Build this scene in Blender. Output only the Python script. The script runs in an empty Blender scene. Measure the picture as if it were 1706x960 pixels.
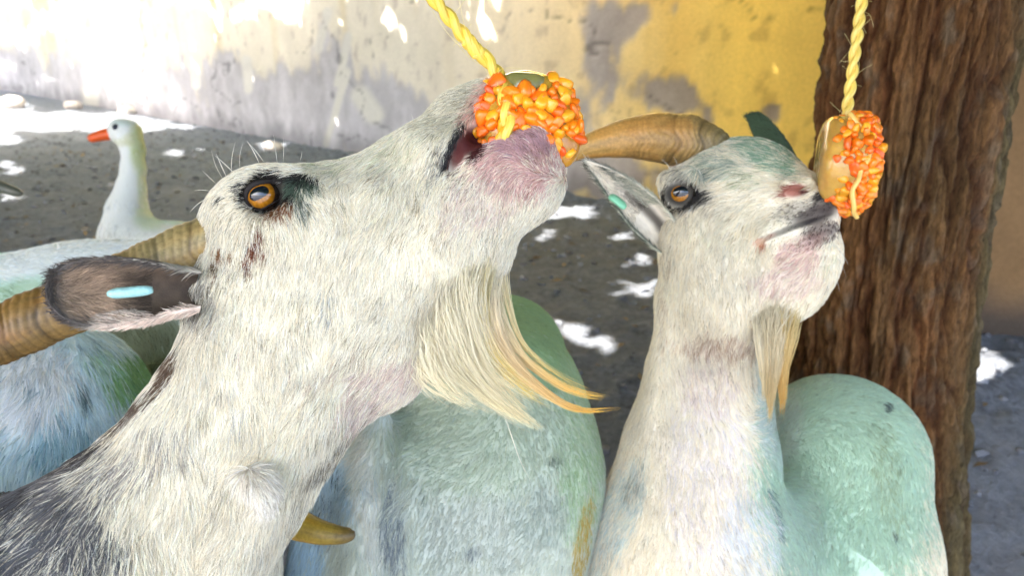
import bpy, math, random
import numpy as np
from mathutils import Vector, Matrix

rng = np.random.default_rng(7)
random.seed(7)
SC = bpy.context.scene
COL = SC.collection

# ------------------------------------------------------------------ camera
F = 1250.0; CX, CY = 853.0, 480.0
CAM_H = 1.1; PITCH = math.radians(20)
cp, sp = math.cos(PITCH), math.sin(PITCH)
cam = bpy.data.cameras.new('camera'); camo = bpy.data.objects.new('camera', cam); COL.objects.link(camo)
camo.location = (0, 0, CAM_H); camo.rotation_euler = (math.pi/2 - PITCH, 0, 0)
cam.sensor_width = 36; cam.lens = 36*F/1706; cam.clip_start = 0.02; cam.clip_end = 2000
cam.dof.use_dof = True; cam.dof.focus_distance = 0.64; cam.dof.aperture_fstop = 7.5
SC.camera = camo

# ------------------------------------------------------------------ light
SUN = np.array([-0.50, -0.30, 0.81]); SUN /= np.linalg.norm(SUN)
elev = math.asin(SUN[2]); azi = math.atan2(SUN[0], SUN[1])
w = bpy.data.worlds.new('World'); SC.world = w; w.use_nodes = True
nt = w.node_tree; nt.nodes.clear()
sky = nt.nodes.new('ShaderNodeTexSky'); sky.sky_type = 'NISHITA'; sky.sun_disc = False
sky.sun_elevation = elev; sky.sun_rotation = azi; sky.air_density = 0.8; sky.dust_density = 5.0; sky.ozone_density = 1.0
bg = nt.nodes.new('ShaderNodeBackground'); bg.inputs[1].default_value = 0.15
ow = nt.nodes.new('ShaderNodeOutputWorld')
nt.links.new(sky.outputs[0], bg.inputs[0]); nt.links.new(bg.outputs[0], ow.inputs[0])
sl = bpy.data.lights.new('sun', 'SUN'); sl.energy = 4.0; sl.angle = math.radians(0.5); sl.color = (1, .94, .85)
so = bpy.data.objects.new('sun', sl); COL.objects.link(so)
so.rotation_euler = Vector(SUN.tolist()).to_track_quat('Z', 'Y').to_euler()
vs = SC.view_settings; vs.view_transform = 'Standard'; vs.look = 'None'; vs.gamma = 1; vs.exposure = 3.0
SC.display_settings.display_device = 'sRGB'
SC.cycles.use_denoising = True
SC.cycles.max_bounces = 8; SC.cycles.diffuse_bounces = 4; SC.cycles.transparent_max_bounces = 16
SC.cycles.caustics_reflective = False; SC.cycles.caustics_refractive = False

# ------------------------------------------------------------------ coordinates
def C3(px, py, d):                       # photo pixel + depth -> camera-frame metres (right, up, depth)
    return np.array([(px-CX)/F*d, (CY-py)/F*d, d])
def c2w(P):
    P = np.asarray(P, float)
    return np.stack([P[..., 0], P[..., 2]*cp + P[..., 1]*sp, CAM_H - P[..., 2]*sp + P[..., 1]*cp], -1)
def w2c(P):
    P = np.asarray(P, float)
    y, z = P[..., 1], P[..., 2]-CAM_H
    return np.stack([P[..., 0], y*sp + z*cp, y*cp - z*sp], -1)
def c2p(P):
    return CX + F*P[..., 0]/P[..., 2], CY - F*P[..., 1]/P[..., 2]
def W(px, py, d): return c2w(C3(px, py, d))
def nrm(v): return v/np.maximum(np.linalg.norm(v, axis=-1, keepdims=True), 1e-9)
def sstep(a, b, x):
    t = np.clip((x-a)/(b-a), 0, 1); return t*t*(3-2*t)

def _hash(i, j, k, s):
    n = (i*374761393 + j*668265263 + k*2147483647 + s*1274126177) & 0xffffffff
    n = ((n ^ (n >> 13))*1274126177) & 0xffffffff
    return ((n ^ (n >> 16)) & 0xffff)/65535.0
def vnoise(P, s=0):
    P = np.asarray(P, float); fl = np.floor(P); f = P-fl; f = f*f*(3-2*f); I = fl.astype(np.int64)
    out = 0
    for a in (0, 1):
        for b in (0, 1):
            for c in (0, 1):
                wgt = (f[..., 0] if a else 1-f[..., 0])*(f[..., 1] if b else 1-f[..., 1])*(f[..., 2] if c else 1-f[..., 2])
                out = out + wgt*_hash(I[..., 0]+a, I[..., 1]+b, I[..., 2]+c, s)
    return out
def fbm(P, o=4, s=0):
    P = np.asarray(P, float); t = 0; a = .5; n = 0
    for i in range(o): t = t + a*vnoise(P*(2**i), s+i); n += a; a *= .5
    return t/n
def fbm2(x, y, o=4, s=0): return fbm(np.stack([x, y, np.zeros_like(x)], -1), o, s)

def terrain(x, y):
    x = np.asarray(x, float); y = np.asarray(y, float)
    base = -0.22*(1-sstep(1.3, 2.4, y))
    return base + .03*(fbm2(x*1.5, y*1.5, 3, 5)-.5)

# ------------------------------------------------------------------ objects
def link(name, data, parent=None, **props):
    o = bpy.data.objects.new(name, data); COL.objects.link(o)
    if parent is not None: o.parent = parent
    for k, v in props.items(): o[k] = v
    return o
def thing(name, label, cat, group=None):
    o = link(name, None, None, label=label, category=cat)
    if group: o['group'] = group
    return o
def mkmesh(name, V, Fc, mat=None, smooth=True, attr=None):
    """V (n,3) world metres, Fc array (m,3) or (m,4) or list of those"""
    me = bpy.data.meshes.new(name)
    Fs = Fc if isinstance(Fc, list) else [Fc]
    Fs = [np.asarray(f, np.int32) for f in Fs if len(f)]
    tot = np.concatenate([f.ravel() for f in Fs]); cnt = np.concatenate([np.full(len(f), f.shape[1], np.int32) for f in Fs])
    V = np.asarray(V, np.float32)
    me.vertices.add(len(V)); me.vertices.foreach_set('co', V.ravel())
    me.loops.add(len(tot)); me.loops.foreach_set('vertex_index', tot)
    me.polygons.add(len(cnt)); st = np.zeros(len(cnt), np.int32); st[1:] = np.cumsum(cnt)[:-1]
    me.polygons.foreach_set('loop_start', st)
    me.polygons.foreach_set('use_smooth', np.full(len(cnt), smooth))
    for k, v in (attr or {}).items():
        v = np.asarray(v, np.float32)
        if v.ndim == 2:
            a = me.attributes.new(k, 'FLOAT_COLOR', 'POINT')
            a.data.foreach_set('color', np.concatenate([v, np.ones((len(v), 1), np.float32)], 1).ravel())
        else:
            a = me.attributes.new(k, 'FLOAT', 'POINT'); a.data.foreach_set('value', v)
    me.update(calc_edges=True)
    if mat: me.materials.append(mat)
    return me

# ------------------------------------------------------------------ materials
class NT:
    def __init__(s, name):
        s.m = bpy.data.materials.new(name); s.m.use_nodes = True; s.t = s.m.node_tree
        s.b = s.t.nodes['Principled BSDF']; s.o = s.t.nodes['Material Output']
    def n(s, ty, **kw):
        x = s.t.nodes.new(ty)
        for k, v in kw.items():
            if k.startswith('i_'):
                x.inputs[k[2:].replace('_', ' ')].default_value = v
            else: setattr(x, k, v)
        return x
    def l(s, a, b): s.t.links.new(a, b)
    def set(s, **kw):
        for k, v in kw.items(): s.b.inputs[k.replace('_', ' ')].default_value = v
    def coords(s, which='Object', scale=(1, 1, 1)):
        tc = s.n('ShaderNodeTexCoord'); mp = s.n('ShaderNodeMapping'); mp.inputs['Scale'].default_value = scale
        s.l(tc.outputs[which], mp.inputs[0]); return mp.outputs[0]
    def noise(s, vec, scale, detail=4, rough=.6, dist=0):
        x = s.n('ShaderNodeTexNoise'); x.inputs['Scale'].default_value = scale; x.inputs['Detail'].default_value = detail
        x.inputs['Roughness'].default_value = rough; x.inputs['Distortion'].default_value = dist
        if vec is not None: s.l(vec, x.inputs['Vector'])
        return x.outputs['Fac']
    def ramp(s, fac, stops):
        x = s.n('ShaderNodeValToRGB'); r = x.color_ramp
        while len(r.elements) < len(stops): r.elements.new(.5)
        for e, (p, c) in zip(r.elements, stops):
            e.position = p; e.color = (*c, 1) if len(c) == 3 else c
        s.l(fac, x.inputs[0]); return x.outputs[0]
    def mix(s, fac, a, b, mode='MIX'):
        x = s.n('ShaderNodeMix', data_type='RGBA', blend_type=mode)
        for sock, v in ((x.inputs[0], fac), (x.inputs[6], a), (x.inputs[7], b)):
            if isinstance(v, (int, float)): sock.default_value = v
            elif isinstance(v, tuple): sock.default_value = (*v, 1)
            else: s.l(v, sock)
        return x.outputs[2]
    def bump(s, h, strength=.5, dist=.01):
        x = s.n('ShaderNodeBump'); x.inputs['Strength'].default_value = strength; x.inputs['Distance'].default_value = dist
        s.l(h, x.inputs['Height']); s.l(x.outputs[0], s.b.inputs['Normal'])
    def attr(s, name):
        x = s.n('ShaderNodeAttribute'); x.attribute_name = name; return x

def simple(name, col, rough=.6, spec=.4, noise=None, **kw):
    m = NT(name); m.set(Roughness=rough); m.b.inputs['Specular IOR Level'].default_value = spec
    if noise:
        sc_, amt = noise
        f = m.noise(m.coords(), sc_)
        c2 = tuple(c*(1-amt) for c in col); c1 = tuple(min(1, c*(1+amt)) for c in col)
        m.l(m.ramp(f, [(.3, c2), (.7, c1)]), m.b.inputs['Base Color']); m.bump(f, .3, .002)
    else: m.b.inputs['Base Color'].default_value = (*col, 1)
    for k, v in kw.items(): m.b.inputs[k.replace('_', ' ')].default_value = v
    return m.m

def coat_mat(name, rough=.75, bumps=True):
    m = NT(name); a = m.attr('coat'); m.l(a.outputs['Color'], m.b.inputs['Base Color'])
    m.set(Roughness=rough); m.b.inputs['Specular IOR Level'].default_value = .25
    if bumps: m.bump(m.noise(m.coords(), 320, 3), .25, .002)
    return m.m
MAT_SKIN = coat_mat('goat_skin')
def hair_mat():
    m = NT('goat_hair'); a = m.attr('coat'); t = m.t
    m.l(a.outputs['Color'], m.b.inputs['Base Color']); m.set(Roughness=.55)
    m.b.inputs['Specular IOR Level'].default_value = .35
    tr = m.n('ShaderNodeBsdfTranslucent'); m.l(a.outputs['Color'], tr.inputs[0])
    mx = m.n('ShaderNodeMixShader'); mx.inputs[0].default_value = .25
    m.l(m.b.outputs[0], mx.inputs[1]); m.l(tr.outputs[0], mx.inputs[2]); m.l(mx.outputs[0], m.o.inputs[0])
    return m.m
MAT_HAIR = hair_mat()

# ------------------------------------------------------------------ implicit surfaces (camera frame)
class Field:
    def __init__(s, lo, hi, h):
        s.lo = np.array(lo, float); s.h = h
        n = np.ceil((np.array(hi)-s.lo)/h).astype(int)+1; s.n = n
        s.F = np.full(n, 1.0, np.float32)
        s.ax = [(s.lo[i]+h*np.arange(n[i])).astype(np.float32) for i in range(3)]
    def _sl(s, lo, hi):
        a = np.clip(np.floor((lo-s.lo)/s.h).astype(int), 0, s.n); b = np.clip(np.ceil((hi-s.lo)/s.h).astype(int)+1, 0, s.n)
        if np.any(b <= a): return None
        return tuple(slice(a[i], b[i]) for i in range(3))
    def _grid(s, sl):
        return (s.ax[0][sl[0]][:, None, None], s.ax[1][sl[1]][None, :, None], s.ax[2][sl[2]][None, None, :])
    def _comb(s, sl, D, k, mode):
        A = s.F[sl]
        if mode == 'sub': D = -D; A, D = -A, -D
        if mode == 'sub':        # smooth max(A,-D) == -smin(-A, D)
            h = np.maximum(k-np.abs(A-D), 0)/k; s.F[sl] = -(np.minimum(A, D)-h*h*k*.25)
        else:
            h = np.maximum(k-np.abs(A-D), 0)/k; s.F[sl] = np.minimum(A, D)-h*h*k*.25
    def cone(s, a, ra, b, rb, k=.02, zs=1., mode='add', raw=False):
        """a,b = (px,py,d); ra, rb in photo pixels at that depth (raw: metres)"""
        if not raw:
            ra = ra*a[2]/F; rb = rb*b[2]/F; a = C3(*a); b = C3(*b)
        else: a = np.array(a); b = np.array(b)
        R = max(ra, rb)+k+.012
        sl = s._sl(np.minimum(a, b)-R, np.maximum(a, b)+R)
        if sl is None: return
        X, Y, Z = s._grid(sl); ab = b-a; L = max(float(ab@ab), 1e-12)
        dx, dy, dz = X-a[0], Y-a[1], Z-a[2]
        t = np.clip((dx*ab[0]+dy*ab[1]+dz*ab[2])/L, 0, 1)
        D = np.sqrt((dx-t*ab[0])**2+(dy-t*ab[1])**2+((dz-t*ab[2])/zs)**2)-(ra+t*(rb-ra))
        s._comb(sl, D.astype(np.float32), k, mode)
    def ball(s, a, r, k=.02, zs=1., mode='add'): s.cone(a, r, a, r, k, zs, mode)
    def chain(s, pts, k=.02, zs=1., mode='add'):
        for p, q in zip(pts[:-1], pts[1:]): s.cone(p[:3], p[3], q[:3], q[3], k, zs, mode)
    def ell(s, c, rad, rot=0., k=.02, mode='add'):
        """ellipsoid, radii (px,px,metres), rot = in-image rotation (rad, ccw)"""
        d = c[2]; c = C3(*c); r = np.array([rad[0]*d/F, rad[1]*d/F, rad[2]])
        R = r.max()+k+.012; sl = s._sl(c-R, c+R)
        if sl is None: return
        X, Y, Z = s._grid(sl); x = X-c[0]; y = Y-c[1]; z = Z-c[2]
        ca, sa = math.cos(rot), math.sin(rot)
        u = (x*ca+y*sa)/r[0]; v = (-x*sa+y*ca)/r[1]; q = z/r[2]
        k0 = np.sqrt(u*u+v*v+q*q); k1 = np.sqrt((u/r[0])**2+(v/r[1])**2+(q/r[2])**2)
        D = k0*(k0-1)/np.maximum(k1, 1e-6)
        s._comb(sl, D.astype(np.float32), k, mode)
    def depth(s, px, py):
        """depth of the first surface met along the line through a photo pixel"""
        for d in np.arange(s.lo[2]+s.h, s.lo[2]+s.h*(s.n[2]-2), s.h*.35):
            if s.sample(C3(px, py, d)[None])[0] < 0: return float(d)
        return float('nan')
    def sample(s, P):
        q = (P-s.lo)/s.h; i = np.floor(q).astype(int); ok = np.all((i >= 0) & (i < s.n-1), -1); i = np.clip(i, 0, s.n-2); f = np.clip(q-i, 0, 1); out = 0
        for a in (0, 1):
            for b in (0, 1):
                for c in (0, 1):
                    out = out+s.F[i[..., 0]+a, i[..., 1]+b, i[..., 2]+c]*(f[..., 0] if a else 1-f[..., 0])*(f[..., 1] if b else 1-f[..., 1])*(f[..., 2] if c else 1-f[..., 2])
        return np.where(ok, out, 1.0)
    def mesh(s):
        Fd = s.F; sg = Fd < 0
        c = np.zeros(np.array(sg.shape)-1, np.uint8)
        for a in (0, 1):
            for b in (0, 1):
                for e in (0, 1): c += sg[a:sg.shape[0]-1+a, b:sg.shape[1]-1+b, e:sg.shape[2]-1+e]
        act = (c > 0) & (c < 8); I = np.argwhere(act); idx = np.full(act.shape, -1, np.int32); idx[act] = np.arange(len(I))
        acc = np.zeros((len(I), 3)); cnt = np.zeros(len(I))
        cor = [(a, b, e) for a in (0, 1) for b in (0, 1) for e in (0, 1)]
        for p in cor:
            for ax in range(3):
                if p[ax]: continue
                q = list(p); q[ax] = 1; q = tuple(q)
                fa = Fd[I[:, 0]+p[0], I[:, 1]+p[1], I[:, 2]+p[2]]; fb = Fd[I[:, 0]+q[0], I[:, 1]+q[1], I[:, 2]+q[2]]
                cr = (fa < 0) != (fb < 0); t = np.where(cr, fa/np.where(cr, fa-fb, 1), 0)
                pt = np.array(p, float)[None].repeat(len(I), 0); pt[:, ax] += t
                acc += pt*cr[:, None]; cnt += cr
        V = s.lo+s.h*(I+acc/cnt[:, None])
        Q = []
        for ax in range(3):
            o = [i for i in range(3) if i != ax]
            A = [slice(None)]*3; B = [slice(None)]*3
            A[ax] = slice(0, -1); B[ax] = slice(1, None)
            for i in o: A[i] = slice(1, -1); B[i] = slice(1, -1)
            sa, sb = sg[tuple(A)], sg[tuple(B)]
            E = np.argwhere(sa != sb)
            if not len(E): continue
            ins = sa[E[:, 0], E[:, 1], E[:, 2]]
            base = E.copy(); base[:, o[0]] += 1; base[:, o[1]] += 1
            def g(d0, d1):
                x = base.copy(); x[:, o[0]] += d0; x[:, o[1]] += d1
                return idx[x[:, 0], x[:, 1], x[:, 2]]
            q = np.stack([g(-1, -1), g(0, -1), g(0, 0), g(-1, 0)], 1)
            flip = ins if ax != 1 else ~ins
            # camera frame (right, up, depth) is left-handed w.r.t. world, so winding is the mirror of usual
            q[flip] = q[flip][:, ::-1]
            Q.append(q)
        return V, np.concatenate(Q)

def vnormals(V, Q):
    N = np.zeros_like(V); a = V[Q[:, 0]]; b = V[Q[:, 1]]; c = V[Q[:, 2]]; d = V[Q[:, 3]]
    n = np.cross(c-a, d-b)
    for i in range(4): np.add.at(N, Q[:, i], n)
    return nrm(N)

# ------------------------------------------------------------------ hair
def curves_obj(name, P, R, colr, parent, mat=None, **props):
    """P (n,k,3) world; R (n,k) radii; colr (n,3)"""
    n, k = P.shape[:2]
    hc = bpy.data.hair_curves.new(name); hc.add_curves([k]*n)
    hc.attributes['position'].data.foreach_set('vector', P.astype(np.float32).ravel()) if 'position' in hc.attributes else None
    a = hc.attributes.get('radius') or hc.attributes.new('radius', 'FLOAT', 'POINT')
    a.data.foreach_set('value', R.astype(np.float32).ravel())
    a = hc.attributes.new('coat', 'FLOAT_COLOR', 'CURVE')
    a.data.foreach_set('color', np.concatenate([colr, np.ones((n, 1))], 1).astype(np.float32).ravel())
    hc.materials.append(mat or MAT_HAIR)
    return link(name, hc, parent, **props)

def flow_from(ctrl):
    c = np.array(ctrl, float); d = c[:, 2:4]; d = d/np.linalg.norm(d, axis=1)[:, None]
    def f(px, py):
        D2 = (px[:, None]-c[None, :, 0])**2+(py[:, None]-c[None, :, 1])**2+200
        wt = 1/D2**1.5; v = wt@d; return nrm(v)
    return f

def make_fur(name, parent, V, Q, N, n_hair, flow, length, color, dens=None, rad=.00035, lift=.25, seed=1, jitter=.25, mat=None, k=5, fields=()):
    """V, N world. flow(px,py)->(n,2) pixel dir (y down). length(px,py)->m. color(px,py,rand,pos)->(n,3)"""
    r = np.random.default_rng(seed)
    T = np.concatenate([Q[:, [0, 1, 2]], Q[:, [0, 2, 3]]]) if Q.shape[1] == 4 else Q
    a, b, c = V[T[:, 0]], V[T[:, 1]], V[T[:, 2]]
    area = np.linalg.norm(np.cross(b-a, c-a), axis=1)
    cen = (a+b+c)/3; px, py = c2p(w2c(cen))
    if dens is not None: area = area*dens(px, py, cen)
    cdf = np.cumsum(area); t = np.searchsorted(cdf, r.random(n_hair)*cdf[-1])
    t = np.minimum(t, len(T)-1)
    u = r.random((n_hair, 2)); m = u.sum(1) > 1; u[m] = 1-u[m]
    w0 = 1-u[:, 0]-u[:, 1]
    P = a[t]*w0[:, None]+b[t]*u[:, :1]+c[t]*u[:, 1:]
    Nn = nrm(N[T[t, 0]]*w0[:, None]+N[T[t, 1]]*u[:, :1]+N[T[t, 2]]*u[:, 1:])
    px, py = c2p(w2c(P))
    f2 = flow(px, py)
    ang = (fbm(P*40, 2, seed)-.5)*1.15+(fbm(P*160, 1, seed+9)-.5)*.45+r.normal(0, jitter, n_hair)*.6
    ca, sa = np.cos(ang), np.sin(ang)
    fx = f2[:, 0]*ca-f2[:, 1]*sa; fy = f2[:, 0]*sa+f2[:, 1]*ca
    D = np.stack([fx, -fy*sp, -fy*cp], -1)
    tg = D-Nn*(D*Nn).sum(1, keepdims=True); tg = nrm(tg)
    L = length(px, py)*(.6+.7*r.random(n_hair))
    lf = lift*(.5+r.random(n_hair)) + .25*(fbm(P*110, 1, seed+4)-.5)
    s = np.linspace(0, 1, k)[None, :, None]
    side = np.cross(Nn, tg); bend = r.normal(0, .12, n_hair)[:, None, None]
    pts = P[:, None]+L[:, None, None]*(s*tg[:, None]+(s-.55*s*s)*lf[:, None, None]*Nn[:, None]+bend*s*s*side[:, None])
    if fields:
        for it in range(2):
            Pc = w2c(pts); sd = np.min([f_.sample(Pc) for f_ in fields], axis=0)
            want = L[:, None]*lf[:, None]*(s[..., 0]-.45*s[..., 0]**2)+.0022*np.sqrt(s[..., 0])
            dlt = np.where(sd < .03, want-sd, 0); pts = pts+Nn[:, None]*np.clip(dlt, -.006, .012)[..., None]
    pts -= Nn[:, None]*.0006
    pts[..., 2] -= (L[:, None]*.12*s[..., 0]**2)
    rr = rad*(.7+.6*r.random(n_hair))[:, None]*(1-.85*s[..., 0]**1.6)
    colr = color(px, py, r, P)
    return curves_obj(name, pts, rr, np.clip(colr, 0.005, .95), parent, mat)

class Coat:
    """coat colours as painted patches: (px,py,rx,ry,angle_deg,colour,prob)"""
    def __init__(s, base, patches, streak=(.05, (.2, .2, .2)), var=.12): s.base = np.array(base); s.p = patches; s.streak = streak; s.var = var
    def w(s, p, px, py):
        x = px-p[0]; y = py-p[1]; a = math.radians(p[4]); ca, sa = math.cos(a), math.sin(a)
        u = (x*ca-y*sa)/p[2]; v = (x*sa+y*ca)/p[3]
        return 1-sstep(.55, 1.25, np.sqrt(u*u+v*v))
    def smooth(s, px, py, P=None):
        c = np.broadcast_to(s.base, (len(px), 3)).copy()
        for p in s.p:
            wgt = (s.w(p, px, py)*p[6])[:, None]; c = c*(1-wgt)+np.array(p[5])*wgt
        return c*.84
    def hair(s, px, py, r, P):
        n = len(px); c = np.broadcast_to(s.base, (n, 3)).copy()
        clump = fbm(P*140, 2, 3)
        for p in s.p:
            pr = s.w(p, px, py)*p[6]
            hit = (r.random(n)*.65+clump*.35*1.4-.07) < pr
            c[hit] = np.array(p[5])
        if s.streak:
            cl = fbm(P*70, 2, 21)
            hit = (r.random(n) < s.streak[0]*np.clip((cl-.45)*9, .1, 4))
            c[hit] = c[hit]*np.array(s.streak[1])
        v = 1+r.normal(0, s.var, n)[:, None]
        c = c*(.88+.24*fbm(P*24, 3, 55))[:, None]*1
        warm = r.normal(0, .03, n)[:, None]*np.array([1, 0, -1.6])
        return (c*v+warm*c)*.84

def tube(path, rads, nseg=24, ridge=None, squash=(1, 1), roll=None, cap=True, attrf=None):
    """path (n,3) any frame, rads (n,), returns V,Q ; ridge(i_len, ang)->scale"""
    path = np.asarray(path, float); n = len(path); T = nrm(np.gradient(path, axis=0))
    up = np.array([0, 0, 1.]) if abs(T[0, 2]) < .9 else np.array([1., 0, 0]); U = []
    u = nrm(np.cross(T[0], up))
    for i in range(n):
        u = nrm(u-T[i]*(u@T[i])); U.append(u)
    U = np.array(U); B = np.cross(T, U); an = np.linspace(0, 2*np.pi, nseg, endpoint=False)
    R = np.asarray(rads)[:, None]*np.ones((1, nseg))
    if ridge is not None: R = R*ridge(np.arange(n)[:, None], an[None])
    V = path[:, None]+(R*np.cos(an)*squash[0])[..., None]*U[:, None]+(R*np.sin(an)*squash[1])[..., None]*B[:, None]
    V = V.reshape(-1, 3); i = np.arange(n-1)[:, None]*nseg; j = np.arange(nseg)[None]; j2 = (j+1) % nseg
    Q = np.stack([i+j, i+j2, i+nseg+j2, i+nseg+j], -1).reshape(-1, 4)
    Ts = []
    if cap:
        V = np.concatenate([V, path[:1], path[-1:]]); a = len(V)-2; jj = np.arange(nseg)
        Ts = [np.stack([np.full(nseg, a), (jj+1) % nseg, jj], 1), np.stack([np.full(nseg, a+1), (n-1)*nseg+jj, (n-1)*nseg+(jj+1) % nseg], 1)]
        return V, [Q, np.concatenate(Ts)]
    return V, [Q]

def spline(pts, n):
    """Catmull-Rom through rows of pts, n samples"""
    P = np.asarray(pts, float); P = np.concatenate([2*P[:1]-P[1:2], P, 2*P[-1:]-P[-2:-1]])
    t = np.linspace(0, len(P)-3-1e-6, n); i = t.astype(int); f = (t-i)[:, None]
    a, b, c, d = P[i], P[i+1], P[i+2], P[i+3]
    return .5*((2*b)+(-a+c)*f+(2*a-5*b+4*c-d)*f*f+(-a+3*b-3*c+d)*f**3)

# ------------------------------------------------------------------ setting: ground
def grid_mesh(xs, ys):
    X, Y = np.meshgrid(xs, ys, indexing='ij'); nx, ny = len(xs), len(ys)
    i = np.arange(nx-1)[:, None]*ny; j = np.arange(ny-1)[None]
    Q = np.stack([i+j, i+ny+j, i+ny+j+1, i+j+1], -1).reshape(-1, 4)
    return X, Y, Q
def ground_h(x, y):
    h = terrain(x, y)
    near = (1-sstep(6, 12, np.hypot(x, y)))
    P = np.stack([x, y, 0*x], -1)
    return h+near*(  .034*(fbm(P*12, 4, 40)-.5)+.02*np.maximum(fbm(P*26, 2, 41)-.5, 0))
m = NT('soil')
v = m.coords()
n1 = m.noise(v, 3, 6, .7); n2 = m.noise(v, 45, 6, .75); n3 = m.noise(v, 14, 4, .7)
c = m.ramp(n2, [(.32, (.055, .06, .075)), (.52, (.21, .23, .27)), (.72, (.42, .44, .48))])
c2 = m.ramp(n3, [(.35, (.12, .13, .16)), (.65, (.32, .35, .40))])
c = m.mix(.5, c, c2)
m.l(m.mix(m.ramp(n1, [(.4, (0, 0, 0)), (.62, (.6, .6, .6))]), c, (.27, .28, .30)), m.b.inputs['Base Color'])
m.set(Roughness=.95); m.b.inputs['Specular IOR Level'].default_value = .1; m.bump(n2, 1.0, .03)
xs = np.concatenate([np.linspace(-400, -8, 25)[:-1], np.linspace(-8, -3, 120)[:-1], np.linspace(-3, 3.2, 330), np.linspace(3.2, 400, 25)[1:]])
ys = np.concatenate([np.linspace(-400, -2, 20)[:-1], np.linspace(-2, .8, 20)[:-1], np.linspace(.8, 6, 330), np.linspace(6, 14, 150)[1:], np.linspace(14, 400, 20)[1:]])
X, Y, Q = grid_mesh(xs, ys); Z = ground_h(X.ravel(), Y.ravel())
GV = np.stack([X.ravel(), Y.ravel(), Z], 1)
link('ground', mkmesh('ground', GV, Q, m.m), kind='structure')

# loose clods, pebbles and dry leaves
def ico():
    import bmesh
    bm = bmesh.new(); bmesh.ops.create_icosphere(bm, subdivisions=1, radius=1)
    bm.verts.ensure_lookup_table(); V = np.array([v.co[:] for v in bm.verts]); T = np.array([[v.index for v in f.verts] for f in bm.faces]); bm.free(); return V, T
IV, IT = ico()
def scatter_lumps(n, smin, smax, seed):
    r = np.random.default_rng(seed)
    x = r.uniform(-4.5, 3.2, n); y = r.uniform(.9, 8.5, n)**1.0
    s = smin+(smax-smin)*r.random(n)**3; z = ground_h(x, y)
    A = IV[None]*(1+.35*r.normal(size=(n, len(IV), 1)).clip(-1, 1))*(s[:, None, None]*np.array([1, 1, .6]))
    an = r.random(n)*6.28; ca, sa = np.cos(an)[:, None], np.sin(an)[:, None]
    A = np.stack([A[..., 0]*ca-A[..., 1]*sa, A[..., 0]*sa+A[..., 1]*ca, A[..., 2]], -1)+np.stack([x, y, z+s*.25], -1)[:, None]
    T = (IT[None]+np.arange(n)[:, None, None]*len(IV)).reshape(-1, 3)
    g = .5+.9*r.random(n); colr = np.array([.19, .20, .225])[None]*g[:, None]
    return A.reshape(-1, 3), T, np.repeat(colr, len(IV), 0)
V, T, cc = scatter_lumps(11000, .003, .022, 3)
link('gravel', mkmesh('gravel', V, T, coat_mat('gravel_stone', .9, False), smooth=False, attr={'coat': cc}), kind='stuff',
     label='loose grey clods and gravel over the shaded yard ground')
r = np.random.default_rng(5); n = 900
x = r.uniform(-4, 3, n); y = r.uniform(1, 7.5, n); z = ground_h(x, y)+.006
u = nrm(r.normal(size=(n, 3))*np.array([1, 1, .25])); v2 = nrm(np.cross(u, nrm(r.normal(size=(n, 3))*.3+np.array([0, 0, 1])))); L = r.uniform(.012, .035, n)[:, None]
c0 = np.stack([x, y, z+.002], 1)
LV = np.stack([c0-u*L, c0+v2*L*.45+np.array([0, 0, .006]), c0+u*L, c0-v2*L*.45+np.array([0, 0, .004])], 1).reshape(-1, 3)
link('fallen_leaves', mkmesh('fallen_leaves', LV, np.arange(4*n).reshape(-1, 4), coat_mat('dry_leaf', .8, False), attr={
    'coat': np.repeat(np.array([.26, .20, .13])[None]*(.4+.9*r.random(n))[:, None], 4, 0)}), kind='stuff', label='dry fallen leaves strewn over the grey yard')

# ------------------------------------------------------------------ walls
WA = np.array([-8.0, 12.1]); WB = np.array([0.56, 4.71]); wd = nrm(WB-WA); wn = np.array([wd[1], -wd[0]])   # towards camera
if wn@(-WB) < 0: wn = -wn
smin_, smax_ = -4.0, np.linalg.norm(WB-WA)+4.2
ss = np.linspace(smin_, smax_, 760); zz = np.linspace(-.3, 3.2, 170)
S, Zw, Q = grid_mesh(ss, zz)
S = S.ravel(); Zw = Zw.ravel()
XY = WA+S[:, None]*wd
P0 = np.stack([XY[:, 0], XY[:, 1], Zw], 1); px, py = c2p(w2c(P0))
nA = fbm2(S*1.6, Zw*1.1, 4, 60); nB = fbm2(S*6, Zw*3.0, 4, 61); nC = fbm2(S*5, Zw*.6, 3, 62); nD = fbm2(S*22, Zw*14, 3, 63)
def blob(cx, cy, rx, ry): return np.exp(-(((px-cx)/rx)**2+((py-cy)/ry)**2))
low = sstep(1.15, .35, Zw) if False else 1-sstep(.35, 1.0, Zw+.0)
leftness = 1-sstep(500, 760, px)
f = .95*low*(.45+.75*leftness)+1.0*blob(1010, 90, 45, 90)+.7*blob(1050, 30, 60, 40)+.8*blob(1085, 150, 50, 45)+.75*blob(1150, 160, 30, 30)+.7*blob(1180, 195, 20, 30)\
    +.6*blob(1270, 190, 30, 25)+.85*blob(935, 200, 40, 60)+.75*blob(680, 190, 90, 50)+.7*blob(560, 90, 50, 90)+.6*blob(390, 110, 30, 50)+.35*blob(1125, 30, 14, 60)+.8*blob(1290, 185, 14, 20)\
    +.35*blob(640, 60, 12, 60)+.9*blob(1000, 300, 120, 40)
peel = sstep(.44, .70, f*.75+(nA-.5)*.55+(nB-.5)*.75+(nC-.5)*.5+(nD-.5)*.25-.0)
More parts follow.
